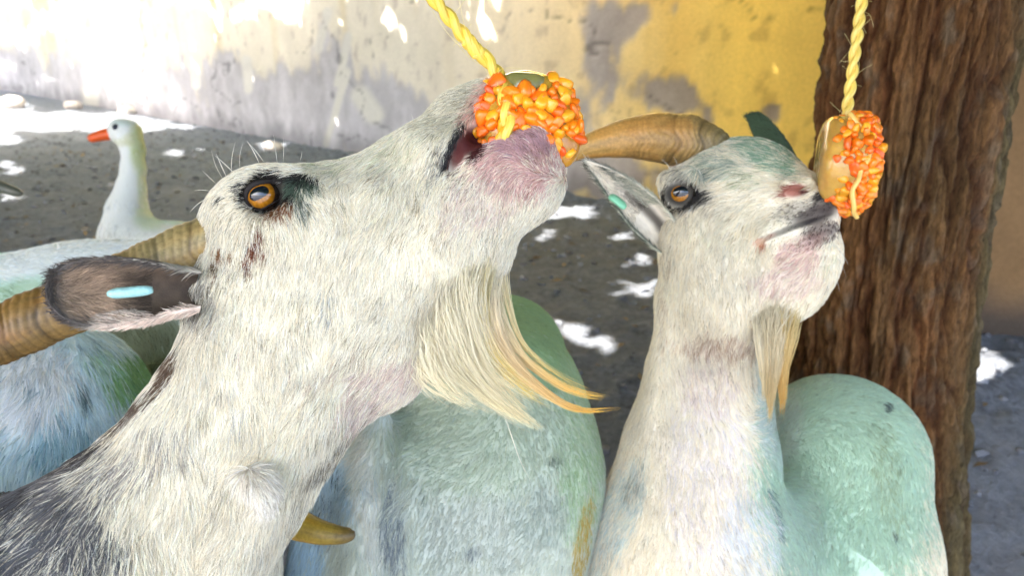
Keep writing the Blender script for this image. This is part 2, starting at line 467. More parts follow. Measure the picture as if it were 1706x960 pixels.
# whitewash runs over the bare plaster
runs = np.zeros_like(px)
for (ax_, ay, bx, by, wdt) in [(575, 120, 543, 240, 8), (545, 20, 530, 80, 9), (150, 60, 150, 185, 14), (410, 100, 412, 150, 9), (325, 90, 325, 140, 8), (580, 60, 560, 140, 7), (600, 160, 620, 190, 20)]:
    t = np.clip(((px-ax_)*(bx-ax_)+(py-ay)*(by-ay))/((bx-ax_)**2+(by-ay)**2), 0, 1)
    dd = np.hypot(px-ax_-t*(bx-ax_), py-ay-t*(by-ay)); runs = np.maximum(runs, 1-sstep(wdt*.5, wdt*1.2, dd+(nB-.5)*8))
yel = sstep(640, 1260, px)[:, None]
paint = (1-yel)*np.array([.90, .82, .70])+yel*np.array([.95, .62, .13])
paint = paint*(.86+.28*nB[:, None])*(1-.25*np.clip((nC-.55)*4, 0, 1)[:, None]*np.array([.3, .5, 1.0]))
bare = ((1-yel)*np.array([.60, .57, .60])+yel*np.array([.34, .26, .17]))*(.72+.55*nB[:, None])*(.85+.3*nD[:, None])
crk_w = 1-sstep(.0, .012, np.abs(fbm2(S*1.3+4, Zw*2.2, 4, 66)-.5)); crk_w = crk_w*(fbm2(S*2, Zw*2, 2, 67) > .52)
fleck = sstep(.66, .78, fbm2(S*14, Zw*10, 3, 68))[:, None]*.45
paint = paint*(1-fleck*np.array([.5, .55, .5]))
damp = (1-sstep(.03, .22, Zw+(nB-.5)*.15))[:, None]
colw = paint*(1-peel[:, None])+bare*peel[:, None]
colw = colw*(1-runs[:, None])+np.array([.80, .76, .70])*runs[:, None]
colw = colw*(1-.5*crk_w[:, None])*(1-.35*damp)
relief = -.006*crk_w-.010*peel+.004*(nB-.5)+.003*(nD-.5)
PV = P0.copy(); PV[:, :2] += wn*relief[:, None]
m = NT('peeling_plaster'); a = m.attr('coat'); vv = m.coords()
fine = m.noise(vv, 60, 5, .7)
m.l(m.mix(1.0, a.outputs['Color'], m.ramp(fine, [(.3, (.82, .82, .82)), (.7, (1, 1, 1))]), 'MULTIPLY'), m.b.inputs['Base Color'])
m.set(Roughness=.9); m.b.inputs['Specular IOR Level'].default_value = .15; m.bump(fine, .5, .006)
wall = link('plaster_wall', None, None, label='long peeling wall running behind the yard, yellow paint fading to bare grey plaster', category='wall')
if np.cross(np.append(wd, 0), [0, 0, 1])@np.append(wn, 0) < 0: Q = Q[:, ::-1]
link('wall_face', mkmesh('wall_face', PV, Q, m.m, attr={'coat': colw}), wall)
# back and top of that wall
def boxV(c8): return np.array(c8, float)
BOXQ = np.array([[0, 1, 2, 3], [7, 6, 5, 4], [0, 4, 5, 1], [1, 5, 6, 2], [2, 6, 7, 3], [3, 7, 4, 0]])
def slab(p0, p1, thick_dir, z0, z1):
    p0 = np.array(p0); p1 = np.array(p1); q0 = p0+thick_dir; q1 = p1+thick_dir
    lo = [(*p0, z0), (*q0, z0), (*q1, z0), (*p1, z0)]; hi = [(*p0, z1), (*q0, z1), (*q1, z1), (*p1, z1)]
    return boxV(lo+hi)
pl = simple('wall_core_plaster', (.4, .36, .3), .9, .1, (12, .3))
e0 = WA+smin_*wd-wn*.02; e1 = WA+smax_*wd-wn*.02
link('wall_core', mkmesh('wall_core', slab(e0, e1, -wn*.25, -.3, 3.2), BOXQ, pl, False), wall)
link('wall_coping', mkmesh('wall_coping', slab(e0+wn*.08, e1+wn*.08, -wn*.42, 3.203, 3.28), BOXQ, pl, False), wall)

# nearer brown wall right of the trunk
a0 = np.array([1.42, 2.66]); a1 = np.array([4.6, 1.75]); bd = nrm(a1-a0); bn = np.array([bd[1], -bd[0]])
if bn@(-a0) < 0: bn = -bn
LB = np.linalg.norm(a1-a0); ss = np.linspace(0, LB, 260); zz = np.linspace(-.3, 2.8, 240)
S, Zw, Q = grid_mesh(ss, zz); S = S.ravel(); Zw = Zw.ravel(); XY = a0+S[:, None]*bd; P0 = np.stack([XY[:, 0], XY[:, 1], Zw], 1)
nB = fbm2(S*5, Zw*4, 4, 71); nD = fbm2(S*20, Zw*16, 3, 72)
top = sstep(.98, 1.06, Zw+(nB-.5)*.3)
foot = 1-sstep(.05, .22, Zw+(nB-.5)*.1)
cb = np.array([.27, .16, .075])*(.7+.6*nB[:, None]); cb = cb*(1-top[:, None])+np.array([.62, .40, .09])*(.6+.6*nB[:, None])*top[:, None]
cb = cb*(1-foot[:, None])+np.array([.09, .07, .055])*foot[:, None]
PV = P0.copy(); PV[:, :2] += bn*(.006*(nB-.5)+.004*(nD-.5)+.02*foot)[:, None]
if np.cross(np.append(bd, 0), [0, 0, 1])@np.append(bn, 0) < 0: Q = Q[:, ::-1]
bw = link('brown_wall', None, None, label='brown plastered wall close behind the right side of the tree trunk', category='wall')
link('wall_face', mkmesh('wall_face', PV, Q, m.m, attr={'coat': cb}), bw)
link('wall_core', mkmesh('wall_core', slab(a0-bn*.02, a1-bn*.02, -bn*.22, -.3, 2.8), BOXQ, pl, False), bw)

# pale stones
stone_m = simple('pale_stone', (.62, .55, .50), .85, .2, (30, .25))
def on_ground(px, py):
    d = c2w(C3(px, py, 1.0))-np.array([0, 0, CAM_H]); p = np.array([0, 0, CAM_H]); t = CAM_H/-d[2]
    for _ in range(12): t = (CAM_H-float(terrain(d[0]*t, d[1]*t)))/-d[2]
    return p+d*t
def stone(px, py, rpx, label, grp=None):
    g = on_ground(px, py+rpx*.6); d = w2c(g)[2]; rad = rpx*d/F
    import bmesh
    bm = bmesh.new(); bmesh.ops.create_icosphere(bm, subdivisions=3, radius=1)
    V = np.array([v.co[:] for v in bm.verts]); T = np.array([[v.index for v in f.verts] for f in bm.faces]); bm.free()
    s = abs(hash((px, py))) % 97
    V = V*(1+.5*(fbm(V*1.3+s, 3, 8)-.5)[:, None])*rad*np.array([1.3, 1, .7])
    g2 = ground_h(g[:1], g[1:2])[0]
    o = link('stone', mkmesh('stone', V, T, stone_m), None, label=label, category='stone', group=grp or 'pale stones lying along the wall foot')
    o.location = (g[0], g[1], g2+rad*.35)
stone(541, 238, 9, 'small white stone at the foot of the white run down the plaster wall')
stone(455, 243, 13, 'flat pinkish stone at the wall foot above the brow of the big goat')
stone(215, 182, 12, 'pale lump of rubble by the wall foot just above the goose head')
stone(122, 173, 12, 'pale rubble stone between the sunlit patch and the wall, left of the goose')
stone(20, 168, 18, 'largest pale rubble block at the left edge of the picture by the wall')
stone(590, 258, 7, 'tiny pale stone at the wall foot above the nose bridge of the big goat')

# ------------------------------------------------------------------ tree
tree = thing('tree', 'thick old tree with deeply furrowed red-brown bark standing behind the smaller goat', 'tree')
nh, na = 420, 420
zt = np.linspace(-.45, 2.6, nh); th = np.linspace(0, 2*np.pi, na, endpoint=False)
cxz = np.interp(zt, [-.45, -.2, .0, .53, 1.13, 2.6], [.90, .885, .862, .810, .786, .74]); rz = np.interp(zt, [-.45, -.2, 0, .25, .53, 1.13, 2.6], [.27, .228, .205, .188, .178, .168, .16])
cyz = np.full(nh, 1.53)
TH, ZT = np.meshgrid(th, zt)
warp = (fbm(np.stack([np.cos(TH)*1.6, np.sin(TH)*1.6, ZT*2.2], -1), 3, 80)-.5)
A2 = TH*15/ (2*np.pi)*2 + warp*4.2
cc_ = np.stack([np.cos(TH)*3.6+warp*1.4, np.sin(TH)*3.6+warp*1.1, ZT*2.3], -1)
rid = np.abs(fbm(cc_*1.9, 3, 81)-.5)*2; rid2 = np.abs(fbm(cc_*np.array([4.5, 4.5, 6.0]), 3, 82)-.5)*2
crk = fbm(np.stack([np.cos(TH)*9, np.sin(TH)*9, ZT*30], -1), 3, 83)
hgt = .021*np.clip(rid*3.6, 0, 1)**.6+.012*np.clip(rid2*2.5, 0, 1)+.014*crk
Rr = rz[:, None]+hgt-.03
Vt = np.stack([cxz[:, None]+Rr*np.cos(TH), cyz[:, None]+Rr*np.sin(TH), ZT], -1).reshape(-1, 3)
i = np.arange(nh-1)[:, None]*na; j = np.arange(na)[None]; j2 = (j+1) % na
Qt = np.stack([i+j, i+j2, i+na+j2, i+na+j], -1).reshape(-1, 4)
deep = 1-np.clip(rid*3.6, 0, 1); deep2 = 1-np.clip(rid2*2.5, 0, 1)
bn_ = fbm(np.stack([np.cos(TH)*3, np.sin(TH)*3, ZT*3.0], -1), 3, 84); bo = fbm(np.stack([np.cos(TH)*2.0+9, np.sin(TH)*2.0, ZT*1.2], -1), 3, 85)
redn = np.clip(.5-(np.cos(TH)*.9)+(bo-.5)*2.4+.5*(ZT-.6), 0, 1)[..., None]     # redder bark on its left flank
cbk = redn*np.array([.32, .155, .06])+(1-redn)*np.array([.20, .155, .075])
cbk = cbk*(.55+.9*bn_[..., None]); gre = np.clip((crk-.55)*5, 0, 1)[..., None]*.5
cbk = cbk*(1-gre)+np.array([.30, .25, .18])*gre
cbk = cbk*(1-.55*deep[..., None]*np.array([.8, 1, 1]))*(1-.3*deep2[..., None])
m = NT('furrowed_bark'); a = m.attr('coat'); vv = m.coords('Object', (1, 1, .3)); fine = m.noise(vv, 120, 7, .8)
m.l(m.mix(1.0, a.outputs['Color'], m.ramp(fine, [(.34, (.35, .33, .30)), (.66, (1.35, 1.3, 1.2))]), 'MULTIPLY'), m.b.inputs['Base Color'])
m.set(Roughness=.85); m.b.inputs['Specular IOR Level'].default_value = .2; m.bump(fine, 1.0, .014); BARK = m.m
link('trunk', mkmesh('trunk', Vt, Qt, BARK, attr={'coat': cbk.reshape(-1, 3)}), tree)
def limb(pts, r0, r1, name='branch'):
    p = spline(pts, 40); V, Fq = tube(p, np.linspace(r0, r1, 40), 16, lambda i, a: 1+.06*np.sin(a*5+i*.3))
    link(name, mkmesh(name, V, Fq, BARK, attr={'coat': np.tile([.2, .12, .06], (len(V), 1))}), tree)

# rope tops: where the two treat strings are tied
R1 = W(835, 135, .60); R1t = W(725, 0, .585); R1d = R1t-R1
R2 = W(1411, 190, .93); 
ROPE1 = [R1, R1t, R1+R1d*2.9, None]; tz = 1.98
k1 = (tz-R1[2])/R1d[2]; top1 = R1+R1d*k1
R2t = W(1436, 0, .93*1.0); R2d = R2t-R2; k2 = (tz-R2[2])/R2d[2]; top2 = R2+R2d*k2
limb([(.72, 1.5, 1.75), top2+np.array([.05, .05, .03]), (top1+top2)/2+np.array([0, .05, .08]), top1+np.array([0, 0, .03]), top1+np.array([-.8, -.3, .2])], .07, .02)
limb([(.7, 1.52, 2.5), (.2, 1.9, 3.0), (-.8, 2.6, 3.4), (-2.0, 3.4, 3.7)], .10, .02)
limb([(.7, 1.52, 2.5), (.6, .8, 3.0), (.0, -.3, 3.4), (-.8, -1.6, 3.6)], .10, .02)
limb([(.7, 1.52, 2.5), (1.4, 1.6, 3.0), (2.4, 1.9, 3.5), (3.4, 2.2, 3.8)], .10, .02)
limb([(.7, 1.52, 2.4), (.0, 1.1, 2.9), (-1.4, .6, 3.3), (-3.0, .2, 3.6)], .10, .02)

# crown: leaf blades; the gaps between them are where sun reaches the yard in the photograph
r = np.random.default_rng(12); n = 175000
L = np.stack([r.uniform(-14.5, 4.5, n), r.uniform(-2.5, 11.5, n), 0*r.random(n)], 1)
L[:, 2] = 2.35+2.2*r.random(n)
clp = fbm(L*.9, 2, 90)
L = L[(clp > .22) & (L[:, 1] > -1.7+1.2*(clp-.5))]
# extra leaves added along the sun's path to keep sunspots off the animals
ne = 2600; ex_ = np.stack([r.uniform(-1.3, 1.0, ne), r.uniform(.35, 1.5, ne), r.uniform(.1, .95, ne)], 1)
L = np.concatenate([L, ex_+SUN*((2.4+.9*r.random(ne)-ex_[:, 2])/SUN[2])[:, None]])
# where does each leaf's shadow land
def shadow_hit(P):
    den = -SUN[:2]@wn; t1 = ((WA-P[:, :2])@wn)/den       # wall
    t0 = P[:, 2]/SUN[2]
    hitw = (t1 > 0) & (t1 < t0) & ((P[:, 2]-SUN[2]*t1) < 3.2)
    t = np.where(hitw, t1, t0); return P-SUN*t[:, None], hitw
H, hw = shadow_hit(L); hc_ = w2c(H); hx, hy = c2p(hc_); front = hc_[:, 2] > .3
infr = front & (hx > -350) & (hx < 1900) & (hy > -400) & (hy < 1100)
nz = fbm2(hx/40, hy/22, 3, 95)
gap = np.zeros(len(L), bool)
def spot(cx, cy, rx, ry, soft=.0):
    global gap
    ex = .055*F/np.maximum(hc_[:, 2], .3)*(soft == 0)
    gap |= front & ~hw & ((((hx-cx)/(rx+ex))**2+((hy-cy)/(ry+ex*.42))**2) < 1+soft*(nz-.5))
for sp_ in [(1068, 482, 27, 11), (985, 574, 22, 13), (910, 356, 14, 10), (965, 354, 30, 8), (1070, 437, 14, 7), (1040, 395, 10, 5), (912, 392, 12, 5), (290, 254, 10, 5), (450, 244, 18, 6),
            (1636, 600, 26, 17), (1665, 645, 55, 18), (1700, 625, 20, 8), (1690, 755, 10, 6), (20, 280, 16, 8), (955, 550, 10, 5), (18, 330, 14, 6)]: spot(*sp_)
spot(120, 204, 250, 19, 1.5); spot(-150, 225, 200, 28, 1.0); spot(0, 180, 60, 14, 1.0)
gap |= hw & front & (hx < 520) & (hy < 70+(nz-.5)*150-.09*hx) & (nz > .40)
gap |= hw & front & (hx < 430) & (hy < 150) & (nz > .66)       # upper left of the wall in sun
gap |= hw & front & (hx >= 560) & (hx < 900) & (hy < 60) & (nz > .56)
gap |= hw & (hy < -110) & (hx < 1300)
L = L[~gap]; n = len(L)
u = nrm(r.normal(size=(n, 3))*np.array([1, 1, .5])); nn = nrm(r.normal(size=(n, 3))*.5+np.array([0, 0, 1.])); v2 = nrm(np.cross(nn, u)); s = r.uniform(.09, .135, n)[:, None]
LV = np.stack([L-u*s, L-u*s*.2+v2*s*.55, L+u*s, L-u*s*.2-v2*s*.55], 1).reshape(-1, 3)
m = NT('green_leaf'); m.b.inputs['Base Color'].default_value = (.06, .11, .03, 1); m.set(Roughness=.5)
tr = m.n('ShaderNodeBsdfTranslucent'); tr.inputs[0].default_value = (.22, .36, .08, 1)
mx = m.n('ShaderNodeMixShader'); mx.inputs[0].default_value = .6; m.l(m.b.outputs[0], mx.inputs[1]); m.l(tr.outputs[0], mx.inputs[2]); m.l(mx.outputs[0], m.o.inputs[0])
link('crown', mkmesh('crown', LV, np.arange(4*n).reshape(-1, 4), m.m), tree, kind='stuff')

# ------------------------------------------------------------------ animal helpers
def surf(V, Q):
    Vw = c2w(V); return Vw, Q
def merge(parts):
    Vs, Qs, o = [], [], 0
    for V, Q in parts: Vs.append(V); Qs.append(Q+o); o += len(V)
    return np.concatenate(Vs), np.concatenate(Qs)
def fix_winding(V, Q, centre):
    N = vnormals(V, Q)
    return Q[:, ::-1] if ((V-centre)*N).sum(1).mean() < 0 else Q
HOOF = simple('hoof_horn', (.06, .05, .04), .5)
def add_leg(fld, top, foot, parent, r=.045):
    """top: world point in the torso; foot: world xy"""
    zg = float(ground_h(np.array([foot[0]]), np.array([foot[1]]))[0])
    top = np.array(top, float); f = np.array([foot[0], foot[1], zg])
    knee = f+(top-f)*.47+np.array([0, .0, 0]); fet = f+(top-f)*.16
    ps = [w2c(p) for p in (top, knee, fet, f+np.array([0, 0, .03]))]; rs = [r*1.5, r*.62, r*.45, r*.5]
    for a, b, ra, rb in zip(ps[:-1], ps[1:], rs[:-1], rs[1:]): fld.cone(a, ra, b, rb, .02, raw=True)
    V, Fq = tube(np.array([f+np.array([0, 0, .045]), f+np.array([0, 0, .03]), f+np.array([0, 0, .0])]), [r*.5, r*.62, r*.75], 12)
    link('hoof', mkmesh('hoof', V, Fq, HOOF), parent)

HORN = None
def horn_mat():
    m = NT('horn_keratin'); a = m.attr('coat'); v = m.coords(); f = m.noise(v, 260, 5, .7)
    m.l(m.mix(1.0, a.outputs['Color'], m.ramp(f, [(.3, (.7, .68, .62)), (.72, (1.2, 1.2, 1.2))]), 'MULTIPLY'), m.b.inputs['Base Color'])
    m.set(Roughness=.42); m.b.inputs['Specular IOR Level'].default_value = .45; m.bump(f, .35, .0012); return m.m
HORNM = horn_mat()
def horn(parent, pts, ctrl, seed=0, rings=1.0, n=520, squash=(1, 1), name='horn', fine=4.3):
    """pts: (px,py,d,r metres) ; ctrl: list of (t, colour)"""
    P = np.array([[*C3(p[0], p[1], p[2]), p[3]] for p in pts]); S = spline(P, n)
    path = c2w(S[:, :3]); rad = np.maximum(S[:, 3], .0012); ns = 72
    ds = np.r_[0, np.cumsum(np.linalg.norm(np.diff(path, axis=0), axis=1))]
    A = np.linspace(0, 2*np.pi, ns, endpoint=False)[None]+0*ds[:, None]; D = ds[:, None]+0*A
    pr = np.stack([np.cos(A)*1.1+0*D, np.sin(A)*1.1+0*D, D*0+seed], -1)
    ph = D*260*rings + 5*fbm(pr, 2, seed)+4*fbm(np.stack([D*25, D*0, D*0+seed], -1), 2, seed+1)
    fade = np.clip(rad[:, None]/rad.max()*1.5-.45, 0, 1)+0*A; nz0 = fbm(np.stack([np.cos(A)*2, np.sin(A)*2, D*60], -1), 2, seed+8)
    ring = np.sin(ph)*fade; fr = np.sin(ph*fine+3*nz0)*fade; nz = fbm(np.stack([np.cos(A)*3+0*D, np.sin(A)*3+0*D, D*90], -1), 3, seed+2)
    sc_ = 1+.022*ring+.013*fr+.03*(nz-.5)
    V, Fq = tube(path, rad, ns, lambda i, a: sc_, squash=squash)
    t = (ds/ds[-1]); cols = np.stack([np.interp(t, [c[0] for c in ctrl], [c[1][k] for c in ctrl]) for k in range(3)], -1)
    st = fbm(np.stack([np.cos(A)*6+0*D, np.sin(A)*6+0*D, D*14], -1), 3, seed+5); pt = fbm(np.stack([np.cos(A)*1.5+0*D, np.sin(A)*1.5+0*D, D*28], -1), 3, seed+6)
    lum = (.45+.45*st+.55*pt)*(1-.38*np.clip(-ring, 0, 1)**3-.28*np.clip(-fr, 0, 1)**2)*(.8+.45*fbm(np.stack([np.cos(A)*14, np.sin(A)*14, D*30], -1), 3, seed+9))
    cc = cols[:, None]*lum[..., None]*1.25
    wr = np.clip((pt-.5)*4, 0, 1)[..., None]*.45; cc = cc*(1-wr)+cols[:, None]*np.array([1.45, 1.0, .55])*wr
    cc = np.concatenate([cc.reshape(-1, 3), cc[0, :1], cc[-1, :1]])
    return link(name, mkmesh(name, V, Fq, HORNM, attr={'coat': np.clip(cc, .01, .9)}), parent)

def eye_parts(parent, px, py, d, R, gaze, tilt, outline, iris=(.36, .14, .008), lidw=.0018, lidcol=(.018, .014, .012)):
    n = 96; u, v = np.meshgrid(np.linspace(0, np.pi, n), np.linspace(0, 2*np.pi, n, endpoint=False), indexing='ij')
    X = np.sin(u)*np.cos(v); Y = np.sin(u)*np.sin(v); Z = np.cos(u)
    V = np.stack([X, Y, Z], -1).reshape(-1, 3)
    bul = 1+.10*np.exp(-((V[:, 0]**2+V[:, 1]**2)/.22))*(V[:, 2] > 0)
    i = np.arange(n-1)[:, None]*n; j = np.arange(n)[None]; j2 = (j+1) % n; Q = np.stack([i+j, i+n+j, i+n+j2, i+j2], -1).reshape(-1, 4)
    rho = np.hypot(V[:, 0], V[:, 1]); back = V[:, 2] < 0
    a = np.arctan2(V[:, 1], V[:, 0]); fibre = fbm2(a*9, rho*3, 2, 3)
    c = np.array(iris)[None]*(.65+.7*fibre[:, None])*(1-.35*sstep(.5, .8, rho))[:, None]
    pup = ((np.abs(V[:, 0])/.58)**2.4+(np.abs(V[:, 1])/.34)**2.4)
    c = c*(sstep(.85, 1.1, pup))[:, None]+np.array([.004, .006, .012])*(1-sstep(.85, 1.1, pup))[:, None]
    ou = sstep(.76, .84, rho)[:, None]; c = c*(1-ou)+np.array([.02, .012, .008])*ou; c[back] = .02
    me = mkmesh('eye', V*bul[:, None]*R, Q, None, attr={'coat': c})
    m = NT('goat_eye'); at = m.attr('coat'); m.l(at.outputs['Color'], m.b.inputs['Base Color']); m.set(Roughness=.04); m.b.inputs['Coat Weight'].default_value = 1.0
    m.b.inputs['Coat Roughness'].default_value = .02
    me.materials.append(m.m)
    o = link('eye', me, parent); g = Vector(c2w(np.array(gaze, float)) - c2w(np.zeros(3))).normalized()
    xr = Vector(c2w(np.array([math.cos(tilt), math.sin(tilt), 0.]))-c2w(np.zeros(3))); yr = g.cross(xr).normalized(); xr = yr.cross(g)
    M = Matrix((xr, yr, g)).transposed().to_4x4(); M.translation = Vector(W(px, py, d)); o.matrix_world = M
    # eyelid rim following the eyeball
    out = np.array(outline, float); out = spline(np.concatenate([out, out[:1]]), 90)[:-1]
    c = C3(px, py, d); pts = []
    for (qx, qy) in out:
        x = (qx-CX)/F*(d-R*.8); y = (CY-qy)/F*(d-R*.8); dx, dy = x-c[0], y-c[1]; rr = (R*1.06)**2-dx*dx-dy*dy
        z = c[2]-math.sqrt(max(rr, (R*.35)**2)); pts.append([x, y, z])
    pts = c2w(np.array(pts)); pts = np.concatenate([pts, pts[:2]])
    th = np.linspace(0, 2*np.pi, len(pts)); V, Fq = tube(pts, lidw*(1.1+.75*np.sin(th)), 12, cap=False)
    link('eyelid', mkmesh('eyelid', V, Fq, LID), parent)
LID = simple('eyelid_skin', (.012, .009, .008), .65, .25, (400, .3))

def in_poly(px, py, poly):
    poly = np.array(poly); ins = np.zeros(len(px), bool); n = len(poly)
    for i in range(n):
        x1, y1 = poly[i]; x2, y2 = poly[(i+1) % n]
        cr = ((y1 > py) != (y2 > py)) & (px < (x2-x1)*(py-y1)/((y2-y1) if y2 != y1 else 1e-9)+x1); ins ^= cr
    return ins

def ear(parent, base, tip, facing, wmax, phis, inner, outer, n_hair=5000, prof=None, bend=0.0, seed=1, hair_len=.009, curl=0.0):
    """base/tip: (px,py,d); facing: camera-frame vector of the opening"""
    b = C3(*base); t = C3(*tip); A = t-b; L = np.linalg.norm(A); A = A/L; Fv = np.array(facing, float); Fv -= A*(A@Fv); Fv = nrm(Fv); B = np.cross(A, Fv)
    nu, nv = 60, 41; u = np.linspace(0, 1, nu); v = np.linspace(-1, 1, nv)
    prof = prof or [(0, .42), (.12, .5), (.35, .8), (.6, 1), (.8, .88), (.92, .6), (1, .06)]
    wu = np.interp(u, *zip(*prof))*wmax; ph = np.interp(u, *zip(*phis))
    ker = np.ones(7)/7; wu = np.r_[np.convolve(np.pad(wu, 3, 'edge'), ker, 'valid')[:-4], wu[-4:]]; 
    Rr = wu/np.where(ph < np.pi/2, np.sin(ph), 1)
    c = b+A*(u[:, None]*L)+B*(bend*np.sin(u*np.pi)[:, None])
    def sheet(off):
        a = v[None]*ph[:, None]; R2 = Rr[:, None]
        return c[:, None]+B*((R2+off)*np.sin(a))[..., None]+Fv*((R2*.45)-(R2+off)*np.cos(a)+curl*u[:, None]**2)[..., None]
    inn, out_ = sheet(-.0012), sheet(.0012)
    V = np.concatenate([inn.reshape(-1, 3), out_.reshape(-1, 3)]); N_ = nu*nv
    i = np.arange(nu-1)[:, None]*nv; j = np.arange(nv-1)[None]
    q = np.stack([i+j, i+j+1, i+nv+j+1, i+nv+j], -1).reshape(-1, 4); Qi = q; Qo = q[:, ::-1]+N_
    rim = []
    for k in range(nu-1): rim += [[k*nv, (k+1)*nv, (k+1)*nv+N_, k*nv+N_], [k*nv+nv-1, k*nv+nv-1+N_, (k+1)*nv+nv-1+N_, (k+1)*nv+nv-1]]
    for k in range(nv-1): rim += [[(nu-1)*nv+k, (nu-1)*nv+k+1, (nu-1)*nv+k+1+N_, (nu-1)*nv+k+N_]]
    Q = np.concatenate([Qi, Qo, np.array(rim)])
    Vw = c2w(V)
    N = vnormals(Vw, Q)
    # orient: inner sheet normals should point to the facing side
    fw = c2w(Fv)-c2w(np.zeros(3)); mid = N[(nu//2)*nv+nv//2]
    if mid@fw < 0: Q = Q[:, ::-1]; N = -N
    U = np.tile(np.repeat(u, nv), 2); Vv = np.tile(np.tile(v, nu), 2); side = np.r_[np.zeros(N_), np.ones(N_)]
    cc = np.where(side[:, None] > .5, outer(U, Vv), inner(U, Vv))
    o = link('ear', mkmesh('ear', Vw, Q, MAT_SKIN, attr={'coat': cc}), parent)
    ax, ay = c2p(t[None]); bx, by = c2p(b[None]); fd = nrm(np.array([[ax[0]-bx[0], ay[0]-by[0]]]))
    # hair takes the colour of the nearest ear point
    def colf(px, py, r, P):
        C = w2c(P)-b; uu = np.clip((C@A)/L, 0, 1); bb = C@B; ff = C@Fv
        wv = np.interp(uu, u, Rr); vv = np.clip(np.arctan2(bb, wv*.45-ff)/np.interp(uu, u, ph), -1, 1)
        rr = np.hypot(bb, wv*.45-ff); isin = rr < wv
        c = np.where(isin[:, None], inner(uu, vv+r.normal(0, .1, len(uu))), outer(uu, vv)); return c*(1+r.normal(0, .22, len(uu)))[:, None]
    keep = np.ones(len(Q), bool); keep[:len(Qi)] = np.repeat(np.arange(nu-1), nv-1) > nu*.27
    make_fur('ear_hair', o, Vw, Q[keep], N, n_hair, lambda x, y: np.repeat(fd, len(x), 0), lambda x, y: np.full(len(x), hair_len), colf, rad=.00028, lift=.35, seed=seed)
    return o

def body_mesh(name, parent, V, Q, coat, mat=None):
    Vw = c2w(V); N = vnormals(Vw, Q)
    px, py = c2p(V)
    me = mkmesh(name, Vw, Q, mat or MAT_SKIN, attr={'coat': np.clip(coat.smooth(px, py), .01, .9)})
    o = link(name, me, parent)
    return o, Vw, N
def winding_ok(V, Q):
    Vw = c2w(V); N = vnormals(Vw, Q); c = Vw.mean(0)
    return Q if ((Vw-c)*N).sum(1).mean() > 0 else Q[:, ::-1]
GRP = 'goats crowding round the hanging treats'
def in_frame(px, py, m=90): return ((px > -m) & (px < 1706+m) & (py > -m) & (py < 960+m)).astype(float)*.93+.07

# ------------------------------------------------------------------ GOAT 1 (large, foreground)
g1 = thing('goat', 'large bearded white goat in front biting the left corn treat, long horn swept back', 'goat', GRP)
f1 = Field(C3(-190, 1130, .62)-np.array([0, .0, .20]), C3(960, 80, .62)+np.array([.02, .04, .12]), .0032)
ck = .03
f1.cone((434, 400, .600), 88, (500, 388, .600), 88, .025, .66)
f1.cone((402, 360, .590), 50, (480, 345, .585), 44, .025)
f1.cone((503, 390, .600), 92, (695, 292, .600), 64, .025, .76)
f1.cone((694, 284, .600), 60, (770, 198, .600), 42, .02, .9)
f1.cone((770, 198, .600), 42, (806, 160, .600), 27, .015, .95)
f1.ball((540, 462, .592), 118, .03, .55)
f1.ball((440, 460, .594), 95, .03, .65)
f1.cone((590, 490, .594), 108, (740, 385, .598), 84, .03, .6)
f1.cone((740, 385, .598), 84, (858, 303, .600), 70, .02, .72)
f1.ball((872, 292, .598), 62, .02, .9)
f1.cone((770, 410, .600), 62, (815, 430, .600), 30, .02, .8)
f1.ball((622, 590, .597), 92, .04, .6)
f1.cone((412, 515, .597), 82, (488, 565, .597), 138, .03, .58)
f1.chain([(488, 565, .597, 138), (428, 672, .597, 140), (352, 792, .59, 145), (254, 908, .58, 165), (150, 1035, .56, 215)], .03, .62)
f1.cone((130, 1045, .57), 225, (-250, 1120, .62), 240, .04, .8)
# brow ridge, cheek bone, eye socket, lips
f1.cone((412, 326, .577), 20, (500, 310, .576), 20, .015)
f1.ball((440, 342, .588), 56, .02)
f1.cone((470, 372, .566), 22, (620, 330, .572), 26, .03)
f1.ball((438, 327, .556), 35, .008, mode='sub')
f1.cone((754, 276, .562), 11, (795, 225, .566), 26, .008, 1.5, mode='sub'); f1.cone((795, 225, .568), 26, (852, 178, .570), 46, .010, 1.3, mode='sub')
f1.cone((700, 240, .572), 18, (756, 232, .575), 14, .02)     # lip roll
f1.cone((800, 268, .578), 20, (892, 236, .580), 24, .015)
f1.cone((520, 700, .565), 28, (385, 930, .545), 34, .035)     # neck muscle cord
f1.cone((345, 470, .590), 34, (326, 484, .582), 26, .02); f1.cone((355, 575, .570), 22, (268, 712, .562), 26, .03)
V, Q = f1.mesh()
c1 = Field([-1.15, -.85, .38], [-.18, -.18, .95], .010)
c1.cone(C3(60, 1020, .58), .10, C3(-250, 1130, .64), .135, .04, raw=True)
c1.cone(C3(-250, 1130, .64), .14, C3(-860, 1130, .70), .155, .05, raw=True)
for tx, fx, fy in ((-.32, -.30, .50), (-.34, -.34, .72), (-.88, -.90, .55), (-.86, -.88, .78)):
    add_leg(c1, (tx, fy*.9+.04, .52), (fx, fy), g1, .05)
c1.cone(C3(-950, 1050, .70), .03, C3(-1060, 1060, .72), .015, .02, raw=True)
V2, Q2 = c1.mesh()
Q = winding_ok(V, Q); Q2 = winding_ok(V2, Q2)
Vb, Qb = merge([(V, Q), (V2, Q2)])
EYE1 = [(414, 348), (408, 330), (416, 313), (438, 302), (462, 300), (484, 304), (472, 320), (454, 337), (433, 349)]
MOUTH1 = [(742, 286), (756, 246), (776, 208), (800, 180), (850, 176), (860, 222), (820, 240), (790, 256), (758, 284)]
W1 = (.98, .91, .74)
